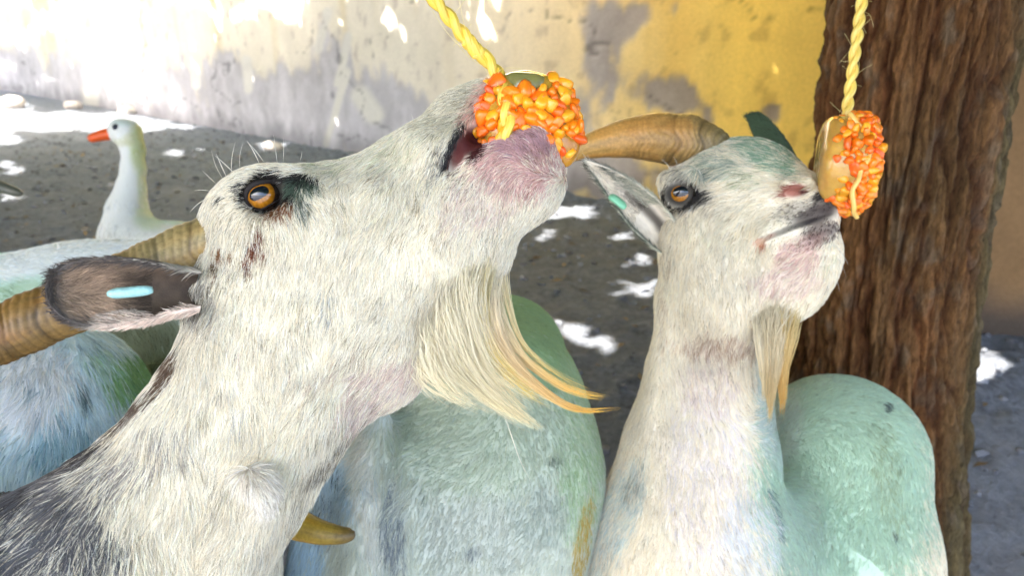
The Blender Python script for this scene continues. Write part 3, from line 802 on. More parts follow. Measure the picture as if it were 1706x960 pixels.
coat1 = Coat(W1, [
    (760, 180, 90, 50, 35, (.78, .73, .55), .5), (560, 270, 70, 22, 15, (.55, .58, .35), .30), (660, 250, 60, 30, 30, (.72, .72, .52), .4),
    (868, 268, 90, 66, 0, (.72, .47, .42), .72), (880, 240, 60, 34, 0, (.58, .36, .37), .75), (800, 330, 80, 60, 25, (.80, .66, .58), .45), (796, 180, 22, 60, -30, (.90, .58, .48), .6),
    (754, 246, 10, 48, -24, (.04, .038, .038), .9), (730, 266, 16, 50, -22, (.3, .29, .26), .4), (768, 250, 14, 44, -25, (.10, .02, .018), 1.0), (792, 238, 30, 28, 0, (.07, .012, .01), 1.0),
    (450, 320, 54, 34, 14, (.03, .025, .02), 1.0), (508, 298, 30, 9, 5, (.03, .028, .025), .9), (500, 312, 32, 17, 15, (.12, .17, .12), .6), (500, 342, 16, 20, 0, (.16, .19, .15), .45), (468, 350, 28, 13, 20, (.26, .11, .04), .6),
    (374, 327, 7, 4, 0, (.06, .06, .05), .9), (398, 310, 12, 5, 30, (.1, .1, .1), .5),
    (432, 378, 5, 7, 0, (.25, .07, .02), 1), (427, 392, 8, 6, 40, (.25, .07, .02), 1), (424, 405, 7, 9, 0, (.22, .06, .02), 1), (440, 406, 7, 5, 0, (.25, .07, .02), 1), (412, 420, 7, 10, 0, (.22, .06, .02), .9),
    (416, 437, 6, 9, 0, (.2, .06, .02), .9), (366, 405, 12, 11, 0, (.28, .13, .05), .65), (385, 412, 8, 7, 0, (.3, .15, .06), .7), (362, 428, 10, 10, 0, (.2, .12, .06), .6), (387, 437, 4, 8, 0, (.2, .1, .05), .5),
    (322, 465, 34, 60, 0, (.28, .25, .20), .55), (345, 500, 40, 50, 0, (.5, .45, .38), .35), (548, 500, 18, 40, 0, (.5, .52, .52), .25),
    (632, 640, 100, 50, 38, (.78, .62, .56), .5), (560, 600, 90, 26, 30, (.62, .50, .40), .28), (640, 330, 120, 60, 30, (.84, .80, .60), .25), (520, 470, 30, 90, 8, (.62, .60, .54), .16), (640, 470, 26, 90, -8, (.66, .64, .56), .16), (400, 690, 26, 90, 10, (.60, .58, .54), .2), (330, 770, 24, 100, 20, (.55, .52, .48), .22),
    (570, 735, 90, 14, 42, (.35, .31, .24), .55), (500, 830, 60, 14, 65, (.42, .38, .30), .45),
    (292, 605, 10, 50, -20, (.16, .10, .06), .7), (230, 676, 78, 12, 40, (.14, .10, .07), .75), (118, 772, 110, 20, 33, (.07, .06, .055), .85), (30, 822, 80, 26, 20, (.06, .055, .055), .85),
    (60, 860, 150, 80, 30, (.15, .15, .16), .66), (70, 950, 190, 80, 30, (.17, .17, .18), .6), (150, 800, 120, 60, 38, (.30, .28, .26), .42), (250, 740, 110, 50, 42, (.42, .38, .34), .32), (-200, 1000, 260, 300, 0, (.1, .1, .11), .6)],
    streak=(.07, (.46, .43, .36)), var=.16)
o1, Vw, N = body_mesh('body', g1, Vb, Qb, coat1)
flow1 = flow_from([(750, 150, -1, .55), (690, 200, -.9, .8), (620, 250, -.6, 1), (560, 280, -.5, 1), (480, 275, -1, .25), (400, 290, -.9, .5), (350, 350, -.5, 1), (345, 430, -.3, 1),
    (520, 330, .7, .6), (480, 360, .3, 1), (400, 330, -.9, .3), (440, 285, -.8, -.2), (440, 380, -.3, 1), (560, 400, -.25, 1), (640, 380, -.3, 1), (700, 320, -.35, 1), (650, 480, -.1, 1), (720, 280, -.7, .8), (740, 420, 0, 1), (800, 340, -.5, .8), (880, 330, -.35, 1), (900, 260, -.3, -.5), (850, 400, -.3, 1),
    (600, 560, -.35, 1), (640, 640, -.8, .6), (520, 560, -.2, 1), (420, 560, -.15, 1), (330, 600, .2, 1), (400, 700, .15, 1), (300, 720, -.05, 1), (200, 780, -.25, 1), (60, 860, -.35, 1), (60, 950, -.3, 1), (300, 880, .1, 1), (450, 800, -.25, 1), (520, 720, -.5, 1), (420, 920, -.1, 1), (250, 640, -.7, .6), (120, 750, -.8, .5)])
def len1(px, py):
    L = np.full(len(px), .0120)
    L = np.where(px > 640, .0095, L); L = np.where((px > 720) & (py < 300), .0065, L); L = np.where((px > 770) & (py > 215) & (py < 380), .0075, L)
    L = np.where(py > 560, .014, L); L = np.where((py > 620) & (px < 330), .020, L)
    de = np.hypot((px-445)/75, (py-322)/48); L = L*np.clip(de*.8, .28, 1); return L
eyemask = lambda px, py, pol, cen, rad: np.where(in_poly(px, py, pol), 0., 1.)
def dens1(px, py, cen):
    d = w2c(cen)[:, 2]; front = d < .60
    k = in_frame(px, py)*np.where(front, 1, .25)
    k = np.where(front & in_poly(px, py, EYE1), 0, k); k = np.where(in_poly(px, py, MOUTH1), 0, k)
    k = np.where((px > 820) & (py < 268) & (py > 190), k*.9, k)
    return k
make_fur('hair_coat', g1, Vw, Qb, N, 300000, flow1, len1, coat1.hair, dens1, rad=.00026, lift=.20, seed=11, fields=(f1, c1))
horn(g1, [(395, 392, .592, .0215), (335, 408, .588, .0208), (250, 449, .575, .0212), (150, 494, .562, .0215), (60, 533, .548, .0215), (0, 558, .538, .0210), (-80, 580, .52, .0195), (-190, 590, .50, .0160), (-300, 560, .49, .009), (-350, 530, .485, .002)],
     [(0, (.24, .19, .08)), (.2, (.29, .22, .10)), (.38, (.24, .15, .05)), (.55, (.17, .10, .03)), (1, (.12, .06, .02))], 3, rings=.85)
horn(g1, [(400, 400, .625, .020), (335, 420, .65, .020), (250, 460, .70, .018), (150, 510, .76, .015), (90, 532, .80, .010), (60, 540, .84, .003)], [(0, (.30, .23, .09)), (1, (.2, .1, .04))], 5, rings=.85)
eye_parts(g1, 440, 327, .5700, .0130, (.0, .06, -1), math.radians(28), EYE1, lidw=.0014)
# the near ear with its pale tag
def inner1(u, v):
    n = fbm2(u*14, v*5+3, 3, 7)
    c = np.array([.34, .24, .16])[None]*(.35+1.3*n[:, None]); rim = (sstep(.62, .95, np.abs(v))+sstep(.82, .97, u))[:, None]
    rim = np.clip(rim, 0, 1); c = c*(1-rim)+np.array([.10, .085, .075])*rim*(.6+.8*n[:, None])
    dk = (1-sstep(.3, .6, u))[:, None]*(1-sstep(.4, .9, np.abs(v)))[:, None]*.85; c = c*(1-dk)+np.array([.02, .015, .012])*dk
    lo = (sstep(.45, .9, v*1.0)*(u < .7))[:, None]*.6; c = c*(1-lo)+np.array([.55, .42, .33])*lo
    return c
def outer1(u, v):
    c = np.array([.42, .38, .31])[None]*(1-sstep(.55, .9, u))[:, None]+np.array([.07, .055, .05])*sstep(.55, .9, u)[:, None]
    lf_ = (sstep(.35, .7, v)*(1-sstep(.5, .75, u)))[:, None]; c = c*(1-lf_)+np.array([.74, .60, .50])*lf_
    return c*(.7+.6*fbm2(u*20, v*6, 2, 9)[:, None])
ear(g1, (330, 486, .562), (76, 482, .515), (.02, .10, -1), .0245, [(0, 2.25), (.2, 2.1), (.42, 1.6), (.7, 1.0), (1, .6)], inner1, outer1, 11000, bend=.002, seed=31, hair_len=.008,
    prof=[(0, .62), (.12, .66), (.3, .82), (.55, 1), (.75, 1.0), (.88, .84), (.96, .55), (1, .12)])
# far ear
ear(g1, (380, 440, .640), (440, 520, .74), (-.2, -.2, 1), .026, [(0, 2.0), (.4, 1.2), (1, .5)], inner1, outer1, 600, seed=32)
tagm = simple('ear_tag_plastic', (.30, .54, .53), .45, .5, (200, .25))
p = c2w(np.array([C3(180, 490, .500), C3(215, 487, .500), C3(254, 483, .503)])); V, Fq = tube(spline(p, 12), np.array([.5, .8, 1, 1, 1, 1, 1, 1, 1, .95, .85, .6])*.0040, 16, squash=(.9, .9)); link('ear_tag', mkmesh('ear_tag', V, Fq, tagm), g1)
# neck wattle
p = c2w(np.array([C3(408, 785, .528), C3(424, 797, .521), C3(434, 814, .518), (C3(432, 830, .518))])); V, Fq = tube(spline(p, 14), np.array([.3, .6, .8, .9, .95, 1, 1, 1, 1, .95, .9, .8, .6, .3])*.0052, 20)
wt = link('wattle', mkmesh('wattle', V, Fq, MAT_SKIN, attr={'coat': np.tile([.78, .72, .66], (len(V), 1))}), g1)
Qw = Fq[0]; Nw = vnormals(V, Qw); Nw = Nw if ((V-V.mean(0))*Nw).sum() > 0 else -Nw
make_fur('wattle_hair', wt, V, Qw, Nw, 3000, flow_from([(420, 800, .5, 1), (440, 820, .2, 1)]), lambda x, y: np.full(len(x), .015), lambda px, py, r, P: np.tile([.84, .78, .68], (len(px), 1))*(1+r.normal(0, .25, len(px)))[:, None], rad=.0003, lift=.45)

def strands(name, parent, guides, seed=1, rad=.0003, mat=None):
    """guides: dict(pts=[(px,py,d)], n, spread=[(t,m)], col0, col1)"""
    r = np.random.default_rng(seed); Ps, Rs, Cs = [], [], []
    k = 14
    for g in guides:
        G = spline(np.array([C3(*p) for p in g['pts']]), 40); n = g['n']
        st_ = r.uniform(0, g.get('smax', .22), n)[:, None] if n > 2 else 0; nc = max(1, n//16); ci = r.integers(0, nc, n); ce = np.clip(r.uniform(g.get('lmin', .6), 1.02, nc), 0, 1)
        tl = st_+(np.clip(ce[ci]*r.uniform(.85, 1.02, n), 0, 1)[:, None]-st_)*np.linspace(0, 1, k)[None]
        idx = tl*39; i0 = np.clip(idx.astype(int), 0, 38); fr = (idx-i0)[..., None]; C = G[i0]*(1-fr)+G[i0+1]*fr
        sx = np.interp(tl, *zip(*g['spread'])); off = r.normal(size=(n, 3))*np.array([1, 1, g.get('zs', .6)]); off /= np.maximum(1, np.linalg.norm(off, axis=1, keepdims=True)/1.6)
        offc = r.normal(size=(nc, 3))*np.array([1, 1, g.get('zs', .6)]); offc /= np.maximum(1, np.linalg.norm(offc, axis=1, keepdims=True)/1.5); mixc = np.clip(tl*1.8, 0, .68)[..., None]; off2 = r.normal(size=(n, 3))*.22
        C = C+sx[..., None]*(off[:, None]*(1-mixc)+offc[ci][:, None]*mixc*1.15+off2[:, None]*tl[..., None])
        wv = fbm(np.stack([C[:, 0, 0]*60, C[:, 0, 1]*60, C[:, 0, 2]*60], -1), 1, seed)[:, None]; wv = wv*(n > 2); C[..., 0] += (n > 2)*.0018*np.sin(tl*9+wv*12)*tl; C[..., 1] += (n > 2)*.0015*np.cos(tl*7+wv*15)*tl
        Ps.append(c2w(C)); Rs.append(rad*(.6+.7*r.random(n))[:, None]*np.minimum(1, .15+np.linspace(0, 1, k)[None]*3)*(1-.8*(tl/np.maximum(tl[:, -1:], .01))**2))
        cc = (np.array(g['col0'])*(1-tl[..., None])+np.array(g['col1'])*tl[..., None])*(1+r.normal(0, .13, n))[:, None, None]; Cs.append(cc)
    P = np.concatenate(Ps); R = np.concatenate(Rs); Cc = np.clip(np.concatenate(Cs)*.86, .01, .92); n = len(P)
    hc = bpy.data.hair_curves.new(name); hc.add_curves([k]*n)
    hc.attributes['position'].data.foreach_set('vector', P.astype(np.float32).ravel())
    a = hc.attributes.get('radius') or hc.attributes.new('radius', 'FLOAT', 'POINT'); a.data.foreach_set('value', R.astype(np.float32).ravel())
    a = hc.attributes.new('coat', 'FLOAT_COLOR', 'POINT'); a.data.foreach_set('color', np.concatenate([Cc, np.ones((n, k, 1))], 2).astype(np.float32).ravel())
    hc.materials.append(mat or MAT_HAIR); return link(name, hc, parent)
CR = (.94, .88, .72); YL = (.90, .66, .14); YW = (.92, .80, .48)
strands('beard', g1, [
    dict(pts=[(728, 510, .590), (724, 565, .567), (748, 620, .567), (805, 668, .575), (898, 716, .58)], n=520, spread=[(0, .009), (.3, .010), (.6, .010), (1, .0026)], col0=CR, col1=YW, lmin=.5, smax=.55),
    dict(pts=[(762, 455, .590), (752, 525, .565), (782, 608, .57), (845, 675, .575), (905, 718, .58)], n=520, spread=[(0, .009), (.3, .010), (.6, .008), (1, .002)], col0=CR, col1=YW, lmin=.45, smax=.55),
    dict(pts=[(798, 415, .592), (782, 495, .567), (806, 592, .57), (865, 650, .575), (950, 695, .58)], n=420, spread=[(0, .009), (.3, .008), (.6, .007), (1, .006)], col0=CR, col1=YW, lmin=.35, smax=.5),
    dict(pts=[(820, 430, .60), (812, 520, .575), (840, 590, .575), (900, 650, .575), (960, 682, .58), (1036, 682, .58)], n=300, spread=[(0, .009), (.3, .0065), (.55, .0028), (.8, .0014), (1, .0008)], col0=CR, col1=(.90, .52, .03), lmin=.75),
    dict(pts=[(828, 430, .605), (822, 500, .585), (850, 570, .58), (890, 612, .58), (950, 650, .58), (1024, 667, .585)], n=150, spread=[(0, .008), (.3, .005), (.55, .0022), (.8, .0012), (1, .0009)], col0=CR, col1=(.90, .56, .06), lmin=.75),
    dict(pts=[(835, 425, .605), (836, 470, .6), (862, 560, .59), (920, 620, .59), (1000, 660, .59)], n=70, spread=[(0, .006), (.4, .004), (1, .003)], col0=CR, col1=YL, lmin=.5),
    dict(pts=[(815, 410, .595), (800, 500, .572), (828, 590, .572), (880, 645, .575), (930, 672, .58)], n=260, spread=[(0, .008), (.4, .006), (1, .003)], col0=(.84, .76, .5), col1=YL, lmin=.45),
    dict(pts=[(704, 575, .588), (716, 625, .575), (760, 662, .575), (830, 692, .58)], n=110, spread=[(0, .010), (.5, .008), (1, .006)], col0=CR, col1=YW, lmin=.4),
    dict(pts=[(840, 690, .59), (862, 760, .59), (885, 808, .59)], n=2, spread=[(0, .001), (1, .0005)], col0=CR, col1=CR, lmin=.95)], 41, .00024)
wh = []
for (x0, y0, x1, y1, x2, y2) in [(372, 300, 350, 275, 352, 250), (378, 296, 365, 270, 360, 256), (385, 290, 380, 262, 392, 236), (400, 285, 390, 262, 405, 235), (432, 272, 425, 250, 412, 235), (440, 270, 428, 248, 410, 234), (462, 272, 458, 245, 455, 218), (472, 270, 474, 250, 472, 230),
                                (345, 330, 325, 335, 315, 355), (350, 318, 330, 312, 322, 318), (392, 290, 372, 268, 352, 254), (360, 306, 342, 290, 335, 282), (690, 205, 686, 195, 685, 188), (500, 268, 505, 258, 503, 250)]:
    x1, y1 = (x0+x2)/2+.25*(x1-(x0+x2)/2), (y0+y2)/2+.25*(y1-(y0+y2)/2)
    wh.append(dict(pts=[(x0, y0, .585), (x1, y1, .58), (x2, y2, .578)], n=1, spread=[(0, 0.0), (1, 0.0)], col0=(.85, .84, .78), col1=(.85, .84, .78), lmin=.98))
strands('whiskers', g1, wh, 5, .00026)

# ------------------------------------------------------------------ GOAT 2 (smaller, right)
g2 = thing('goat', 'smaller white goat sniffing the right corn treat beside the tree, yellow beard, painted green-lit back', 'goat', GRP)
f2 = Field(C3(940, 1200, 1.05)-np.array([.02, .02, .25]), C3(1600, 190, 1.05)+np.array([.10, .03, .30]), .005)
f2h = Field([.15, -.10, .86], [.45, .235, 1.16], .0026)
def shape2(f):
    f.ball((1196, 328, 1.03), 92, .02, .8)
    f.ball((1262, 296, 1.03), 60, .03, .9)
    f.ball((1306, 325, 1.03), 52, .03, .9)
    f.cone((1225, 345, 1.0), 92, (1330, 352, .955), 52, .03, .85)
    f.cone((1262, 300, 1.0), 52, (1340, 330, .95), 36, .03)
    f.ball((1352, 355, .948), 40, .02, .9)
    f.ball((1330, 318, .93), 22, .012)
    f.cone((1200, 440, 1.01), 94, (1335, 440, .975), 56, .03, .85)
    f.ball((1352, 418, .965), 46, .02, .85)
    f.cone((1215, 490, 1.01), 80, (1308, 478, .98), 58, .03, .8)
    f.cone((1160, 400, 1.0), 52, (1190, 500, .99), 66, .03)
    f.chain([(1180, 520, 1.04, 82), (1178, 640, 1.06, 96), (1165, 760, 1.06, 122), (1150, 900, 1.06, 158), (1140, 1050, 1.08, 190), (1150, 1180, 1.1, 190)], .03, .8)
    f.cone((1395, 760, 1.24), 134, (1388, 930, 1.24), 138, .03, 1.15)
    f.cone((1388, 930, 1.24), 138, (1360, 1120, 1.26), 165, .05, 1.1)
    f.cone((1190, 930, 1.10), 130, (1390, 930, 1.22), 140, .05)
    # mouth slit, nostril, eye socket, brow, neck tendons
    f.cone((1275, 388, .935), 13, (1375, 348, .918), 19, .02); f.cone((1288, 408, .940), 13, (1372, 388, .926), 18, .02)
    sd = [(x, y, f.depth(x, y)) for x, y in ((1260, 404), (1282, 394), (1305, 383), (1328, 375), (1350, 370), (1372, 366), (1386, 362))]
    for p, q in zip(sd[:-1], sd[1:]): f.cone(p, 4, q, 4, .004, mode='sub')
    nd = f.depth(1332, 316)
    f.cone((1312, 308, nd+.004), 9, (1345, 306, nd+.002), 11, .010)
    f.cone((1318, 322, f.depth(1318, 322)+.001), 4, (1342, 318, f.depth(1342, 318)+.001), 6.5, .005, mode='sub')
    f.ball((1128, 322, .955), 26, .012)
    f.ball((1131, 322, .935), 21, .006, mode='sub')
    f.cone((1112, 300, .96), 14, (1150, 292, .95), 14, .015)
    f.cone((1122, 500, 1.01), 18, (1085, 760, 1.02), 12, .03); f.cone((1225, 540, .985), 14, (1222, 780, 1.02), 12, .03)
shape2(f2); shape2(f2h)
Vh, Qh = f2h.mesh()
V, Q = f2.mesh()
ins = np.all((V > np.array([.15, -.10, .86])+.012) & (V < np.array([.45, .235, 1.16])-.012), 1); Q = Q[~np.all(ins[Q], 1)]
c2_ = Field([.05, -1.0, .95], [.75, -.20, 1.95], .012)
c2_.cone(C3(1180, 1130, 1.14), .125, C3(1360, 1110, 1.28), .125, .05, raw=True)
for (tx, ty, fx, fy) in ((.22, .85, .20, .83), (.34, .80, .36, .80), (.48, 1.05, .50, 1.04), (.62, 1.02, .64, 1.0)): add_leg(c2_, (tx, ty, .30), (fx, fy), g2, .045)
V2, Q2 = c2_.mesh()
Q = winding_ok(V, Q); Q2 = winding_ok(V2, Q2); Qh = winding_ok(Vh, Qh); Vb, Qb = merge([(V, Q), (V2, Q2), (Vh, Qh)])
GREEN_LIT = (.52, .70, .54)  # green light from the foliage, put into the back's coat colour
coat2 = Coat((.98, .90, .72), [
    (1410, 800, 170, 260, 0, GREEN_LIT, 1.0), (1350, 620, 60, 40, 0, (.48, .62, .52), .5), (1300, 700, 40, 90, 0, (.55, .66, .58), .7), (1330, 900, 60, 120, 0, (.5, .62, .52), .5), (1480, 800, 30, 120, 10, (.36, .45, .28), .4), (1477, 678, 8, 9, 0, (.12, .16, .14), .8), (1490, 892, 6, 8, 0, (.12, .16, .14), .6), (1290, 850, 10, 60, 15, (.20, .30, .28), .5),
    (1276, 660, 26, 110, 0, (.66, .74, .68), .6), (1180, 800, 90, 200, 0, (.88, .82, .82), .4), (1030, 860, 40, 120, -20, (.62, .72, .68), .5), (1060, 800, 16, 40, -20, (.4, .42, .36), .4), (1250, 900, 60, 90, 0, (.80, .82, .82), .5),
    (1200, 575, 80, 22, 0, (.60, .44, .32), .55), (1180, 640, 60, 60, 0, (.78, .66, .60), .4), (1105, 530, 9, 70, 0, (.6, .48, .34), .35),
    (1220, 262, 90, 34, 8, (.56, .62, .48), .4), (1190, 280, 50, 24, 15, (.28, .36, .30), .45), (1285, 258, 66, 30, -32, (.30, .46, .32), .6), (1240, 300, 40, 20, 0, (.5, .55, .36), .4),
    (1135, 324, 40, 29, 0, (.025, .02, .015), .97), (1172, 328, 22, 14, 0, (.05, .045, .04), .85), (1190, 350, 24, 20, 0, (.55, .48, .38), .4), (1125, 290, 30, 20, 0, (.35, .33, .28), .4),
    (1326, 317, 27, 12, 12, (.42, .15, .11), .95), (1340, 319, 9, 6, 10, (.08, .02, .02), 1), (1374, 338, 24, 22, 0, (.035, .03, .03), .9), (1350, 300, 26, 16, -20, (.72, .66, .45), .5),
    (1330, 350, 50, 18, 12, (.30, .26, .22), .6), (1356, 360, 46, 18, 16, (.06, .045, .042), .92), (1305, 385, 36, 6, 24, (.08, .05, .045), .9), (1362, 398, 34, 12, 14, (.10, .07, .07), .7), (1368, 384, 36, 15, 14, (.09, .06, .055), .85), (1345, 404, 44, 16, 14, (.34, .22, .18), .6), (1350, 435, 40, 26, 14, (.62, .46, .38), .35), (1322, 379, 60, 5, 20, (.02, .015, .015), .95), (1278, 396, 18, 5, 24, (.25, .08, .05), .9), (1265, 405, 12, 9, 0, (.65, .28, .16), .9),
    (1330, 425, 44, 30, 0, (.80, .56, .50), .55), (1310, 470, 70, 30, 0, (.80, .62, .55), .5), (1380, 430, 16, 40, 0, (.7, .72, .56), .3),
    (1240, 380, 90, 60, 0, (.82, .78, .62), .35), (1112, 430, 14, 30, 0, (.5, .42, .3), .4)],
    streak=(.035, (.55, .50, .42)), var=.10)
o2, Vw, N = body_mesh('body', g2, Vb, Qb, coat2)
flow2 = flow_from([(1250, 245, -.7, -.35), (1200, 250, -.5, -.4), (1310, 265, -1, -.4), (1130, 270, -.4, .6), (1200, 310, -.7, .3), (1300, 320, -1, .1), (1340, 340, -1, .2), (1150, 380, -.15, 1), (1250, 400, -.4, 1), (1200, 460, -.1, 1), (1330, 440, -.7, .7), (1380, 420, -.3, 1), (1300, 500, -.3, 1), (1230, 540, 0, 1),
    (1170, 600, 0, 1), (1150, 800, -.05, 1), (1040, 880, -.3, 1), (1230, 800, .1, 1), (1310, 700, .6, -.4), (1330, 800, .7, .6), (1400, 650, .9, .1), (1480, 700, .6, .8), (1450, 800, -.1, 1), (1400, 850, -.5, .7), (1380, 920, -.5, .8), (1500, 900, 0, 1), (1300, 900, .5, .8)])
EYE2 = [(1108, 330), (1109, 313), (1119, 301), (1135, 299), (1150, 307), (1164, 321), (1150, 332), (1137, 344), (1119, 344)]
def dens2(px, py, cen):
    d = w2c(cen)[:, 2]; k = in_frame(px, py)*np.where((d < 1.05) | ((px > 1280) & (py > 580)), 1, .3)
    k = np.where((d < 1.0) & (np.abs((px-1330)*.36-(375-py)) < 9) & (px > 1255), k*.12, k); k = np.where((d < 1.0) & (px > 1320) & (py > 338) & (py < 400), k*.6, k)
    k = np.where((d < 1.0) & in_poly(px, py, EYE2), 0, k); k = np.where((np.hypot((px-1328)/18, (py-322)/9) < 1), 0, k)
    return k
def len2(px, py):
    L = np.full(len(px), .012); L = np.where((px > 1270) & (py < 500), .010, L); L = np.where((px > 1290) & (py > 330) & (py < 420), .004, L); L = np.where((py < 290) & (px < 1290) & (px > 1150), .019, L)
    L = np.where(py > 580, .013, L); L = np.where((px > 1300) & (py > 590), .009, L)
    return L*np.clip(np.hypot((px-1133)/42, (py-322)/30)*.8, .3, 1)
make_fur('hair_coat', g2, Vw, Qb, N, 220000, flow2, len2, coat2.hair, dens2, rad=.00032, lift=.15, seed=12, fields=(f2h, f2, c2_))
horn(g2, [(1196, 268, 1.03, .034), (1158, 240, 1.02, .0350), (1112, 231, 1.01, .0340), (1056, 229, .995, .0275), (998, 239, .985, .0190), (960, 252, .98, .0125), (925, 270, .975, .007), (905, 282, .97, .002)],
     [(0, (.13, .12, .06)), (.25, (.27, .17, .06)), (.55, (.38, .21, .06)), (1, (.46, .28, .08))], 11, rings=.55)
horn(g2, [(1255, 275, 1.06, .030), (1265, 285, 1.12, .028), (1280, 300, 1.18, .022), (1295, 320, 1.24, .015), (1300, 345, 1.28, .005)], [(0, (.16, .14, .08)), (1, (.3, .2, .1))], 13, rings=.55)
eye_parts(g2, 1133, 322, f2h.depth(1133, 322)+.011, .0185, (-.12, .02, -1), math.radians(12), EYE2, lidw=.0024)
def inner2(u, v):
    n = fbm2(u*12, v*5+3, 3, 7); c = np.array([.84, .76, .62])[None]*(.6+.6*n[:, None]); dk = (sstep(.35, .05, np.abs(v+.15))*sstep(.75, .35, u))[:, None]*.9
    c = c*(1-dk)+np.array([.06, .05, .04])*dk; rim = (sstep(.7, .95, v))[:, None]; return c*(1-rim)+np.array([.10, .12, .09])*rim
def outer2(u, v): return np.array([.50, .50, .40])[None]*(1-.75*sstep(.4, .95, u))[:, None]
ear(g2, (1112, 398, 1.0), (976, 268, .93), (.05, -.38, -1), .0245, [(0, 1.9), (.3, 1.5), (.6, 1.1), (1, .6)], inner2, outer2, 6000, bend=-.004, seed=33, hair_len=.010, prof=[(0, .75), (.15, .9), (.35, 1), (.6, .78), (.8, .48), (.95, .18), (1, .05)])
def inner3(u, v): return np.tile([.055, .085, .045], (len(u), 1))
ear(g2, (1318, 288, 1.09), (1243, 198, 1.14), (-.5, .2, 1), .028, [(0, 1.4), (.4, .9), (1, .4)], inner3, inner3, 2200, seed=34, hair_len=.007, prof=[(0, .8), (.3, 1), (.6, .9), (.85, .65), (.95, .5), (1, .2)])
tag2 = simple('green_ear_tag', (.25, .62, .38), .4, .5)
p = c2w(np.array([C3(1016, 326, .932), C3(1028, 334, .93), C3(1042, 346, .931)])); V, Fq = tube(spline(p, 10), np.array([.6, .9, 1, 1, 1, 1, 1, 1, .9, .6])*.0085, 16, squash=(1, .5)); link('ear_tag', mkmesh('ear_tag', V, Fq, tag2), g2)
strands('beard', g2, [
    dict(pts=[(1290, 500, .965), (1285, 560, .945), (1283, 630, .945), (1281, 702, .945)], n=900, spread=[(0, .020), (.3, .014), (.6, .008), (1, .002)], col0=(.84, .78, .60), col1=(.70, .50, .20), lmin=.55),
    dict(pts=[(1310, 500, .97), (1305, 560, .95), (1303, 630, .95), (1303, 692, .95)], n=420, spread=[(0, .018), (.3, .012), (.6, .005), (1, .0012)], col0=(.80, .68, .36), col1=(.70, .40, .08), lmin=.6),
    dict(pts=[(1272, 500, .965), (1268, 560, .945), (1272, 620, .945), (1274, 668, .945)], n=320, spread=[(0, .012), (.5, .006), (1, .002)], col0=(.84, .80, .66), col1=(.78, .62, .32), lmin=.5)], 43, .00042)
strands('whiskers', g2, [dict(pts=[(a, b, .93), ((a+c)/2+3, (b+d)/2, .925), (c, d, .92)], n=1, spread=[(0, 0), (1, 0)], col0=(.8, .8, .7), col1=(.8, .8, .7), lmin=.98) for a, b, c, d in
    [(1385, 400, 1415, 445), (1390, 420, 1412, 470), (1380, 440, 1400, 490), (1118, 285, 1098, 262), (1128, 282, 1120, 258)]], 6, .0003)

# ------------------------------------------------------------------ GOAT 3 (centre, turned away)
g3 = thing('goat', 'goat with rounded back painted green-lit in the middle, only its yellowish horn tip showing', 'goat', GRP)
f3 = Field(C3(330, 1260, 1.0)-np.array([.02, .0, .22]), C3(1000, 470, 1.0)+np.array([.06, .03, .35]), .008)
f3.cone((800, 690, 1.10), 168, (828, 800, 1.08), 166, .04, 1.0)
f3.cone((840, 590, 1.20), 98, (820, 700, 1.12), 150, .05)
f3.cone((828, 800, 1.08), 164, (800, 1000, 1.06), 170, .04)
f3.cone((650, 830, 1.0), 120, (790, 800, 1.06), 175, .05)
f3.cone((640, 830, .99), 125, (610, 1040, .98), 130, .04)
f3.cone((600, 760, .99), 84, (420, 770, .90), 76, .04)
f3.cone((420, 770, .90), 70, (330, 860, .84), 52, .03)
f3.cone((630, 700, .93), 18, (600, 840, .89), 22, .02); f3.cone((600, 840, .89), 22, (592, 1000, .885), 22, .02)
f3.cone((530, 850, .93), 30, (505, 1000, .93), 34, .02)
V, Q = f3.mesh()
c3_ = Field([-.38, -.95, .75], [.18, -.33, 1.75], .012)
c3_.cone(C3(640, 1060, 1.0), .12, C3(800, 1050, 1.12), .15, .05, raw=True)
for (tx, ty, fx, fy) in ((-.20, .75, -.20, .72), (-.08, .70, -.07, .68), (-.06, .98, -.06, 1.0), (.06, .95, .06, .97)): add_leg(c3_, (tx, ty, .38), (fx, fy), g3, .045)
V2, Q2 = c3_.mesh()
Q = winding_ok(V, Q); Q2 = winding_ok(V2, Q2); Vb, Qb = merge([(V, Q), (V2, Q2)])
coat3 = Coat((.70, .74, .62), [  # green foliage light is painted into these coat patches
    (880, 560, 150, 120, -30, (.42, .60, .32), .9), (965, 720, 50, 220, 0, (.48, .62, .38), .7), (800, 720, 180, 120, 0, (.60, .68, .52), .8), (620, 660, 80, 60, 45, (.72, .78, .72), .8),
    (560, 800, 70, 80, 30, (.60, .74, .78), .9), (500, 930, 50, 90, 0, (.55, .72, .80), .8), (540, 860, 30, 60, 10, (.25, .32, .38), .4), (605, 800, 26, 190, 8, (.80, .80, .70), .8), (655, 880, 26, 90, 0, (.30, .34, .36), .55), (800, 900, 120, 80, 0, (.60, .64, .55), .8), (900, 860, 60, 60, 0, (.44, .50, .42), .6),
    (970, 905, 15, 90, -10, (.58, .42, .10), .6), (560, 790, 10, 8, 0, (.1, .12, .1), .8), (925, 770, 14, 12, 0, (.2, .25, .18), .7), (790, 920, 18, 14, 0, (.25, .28, .28), .5), (700, 830, 14, 40, 20, (.28, .34, .28), .4)], streak=(.02, (.6, .6, .6)), var=.07)
o3, Vw, N = body_mesh('body', g3, Vb, Qb, coat3)
flow3 = flow_from([(860, 540, .8, .5), (900, 700, .1, 1), (960, 800, -.2, 1), (800, 650, -.8, .5), (750, 750, -.7, .6), (840, 850, -.5, .8), (700, 850, -.5, .9), (620, 750, -.4, 1), (560, 850, -.3, 1), (500, 900, -.3, 1), (620, 920, 0, 1), (850, 920, -.4, .9)])
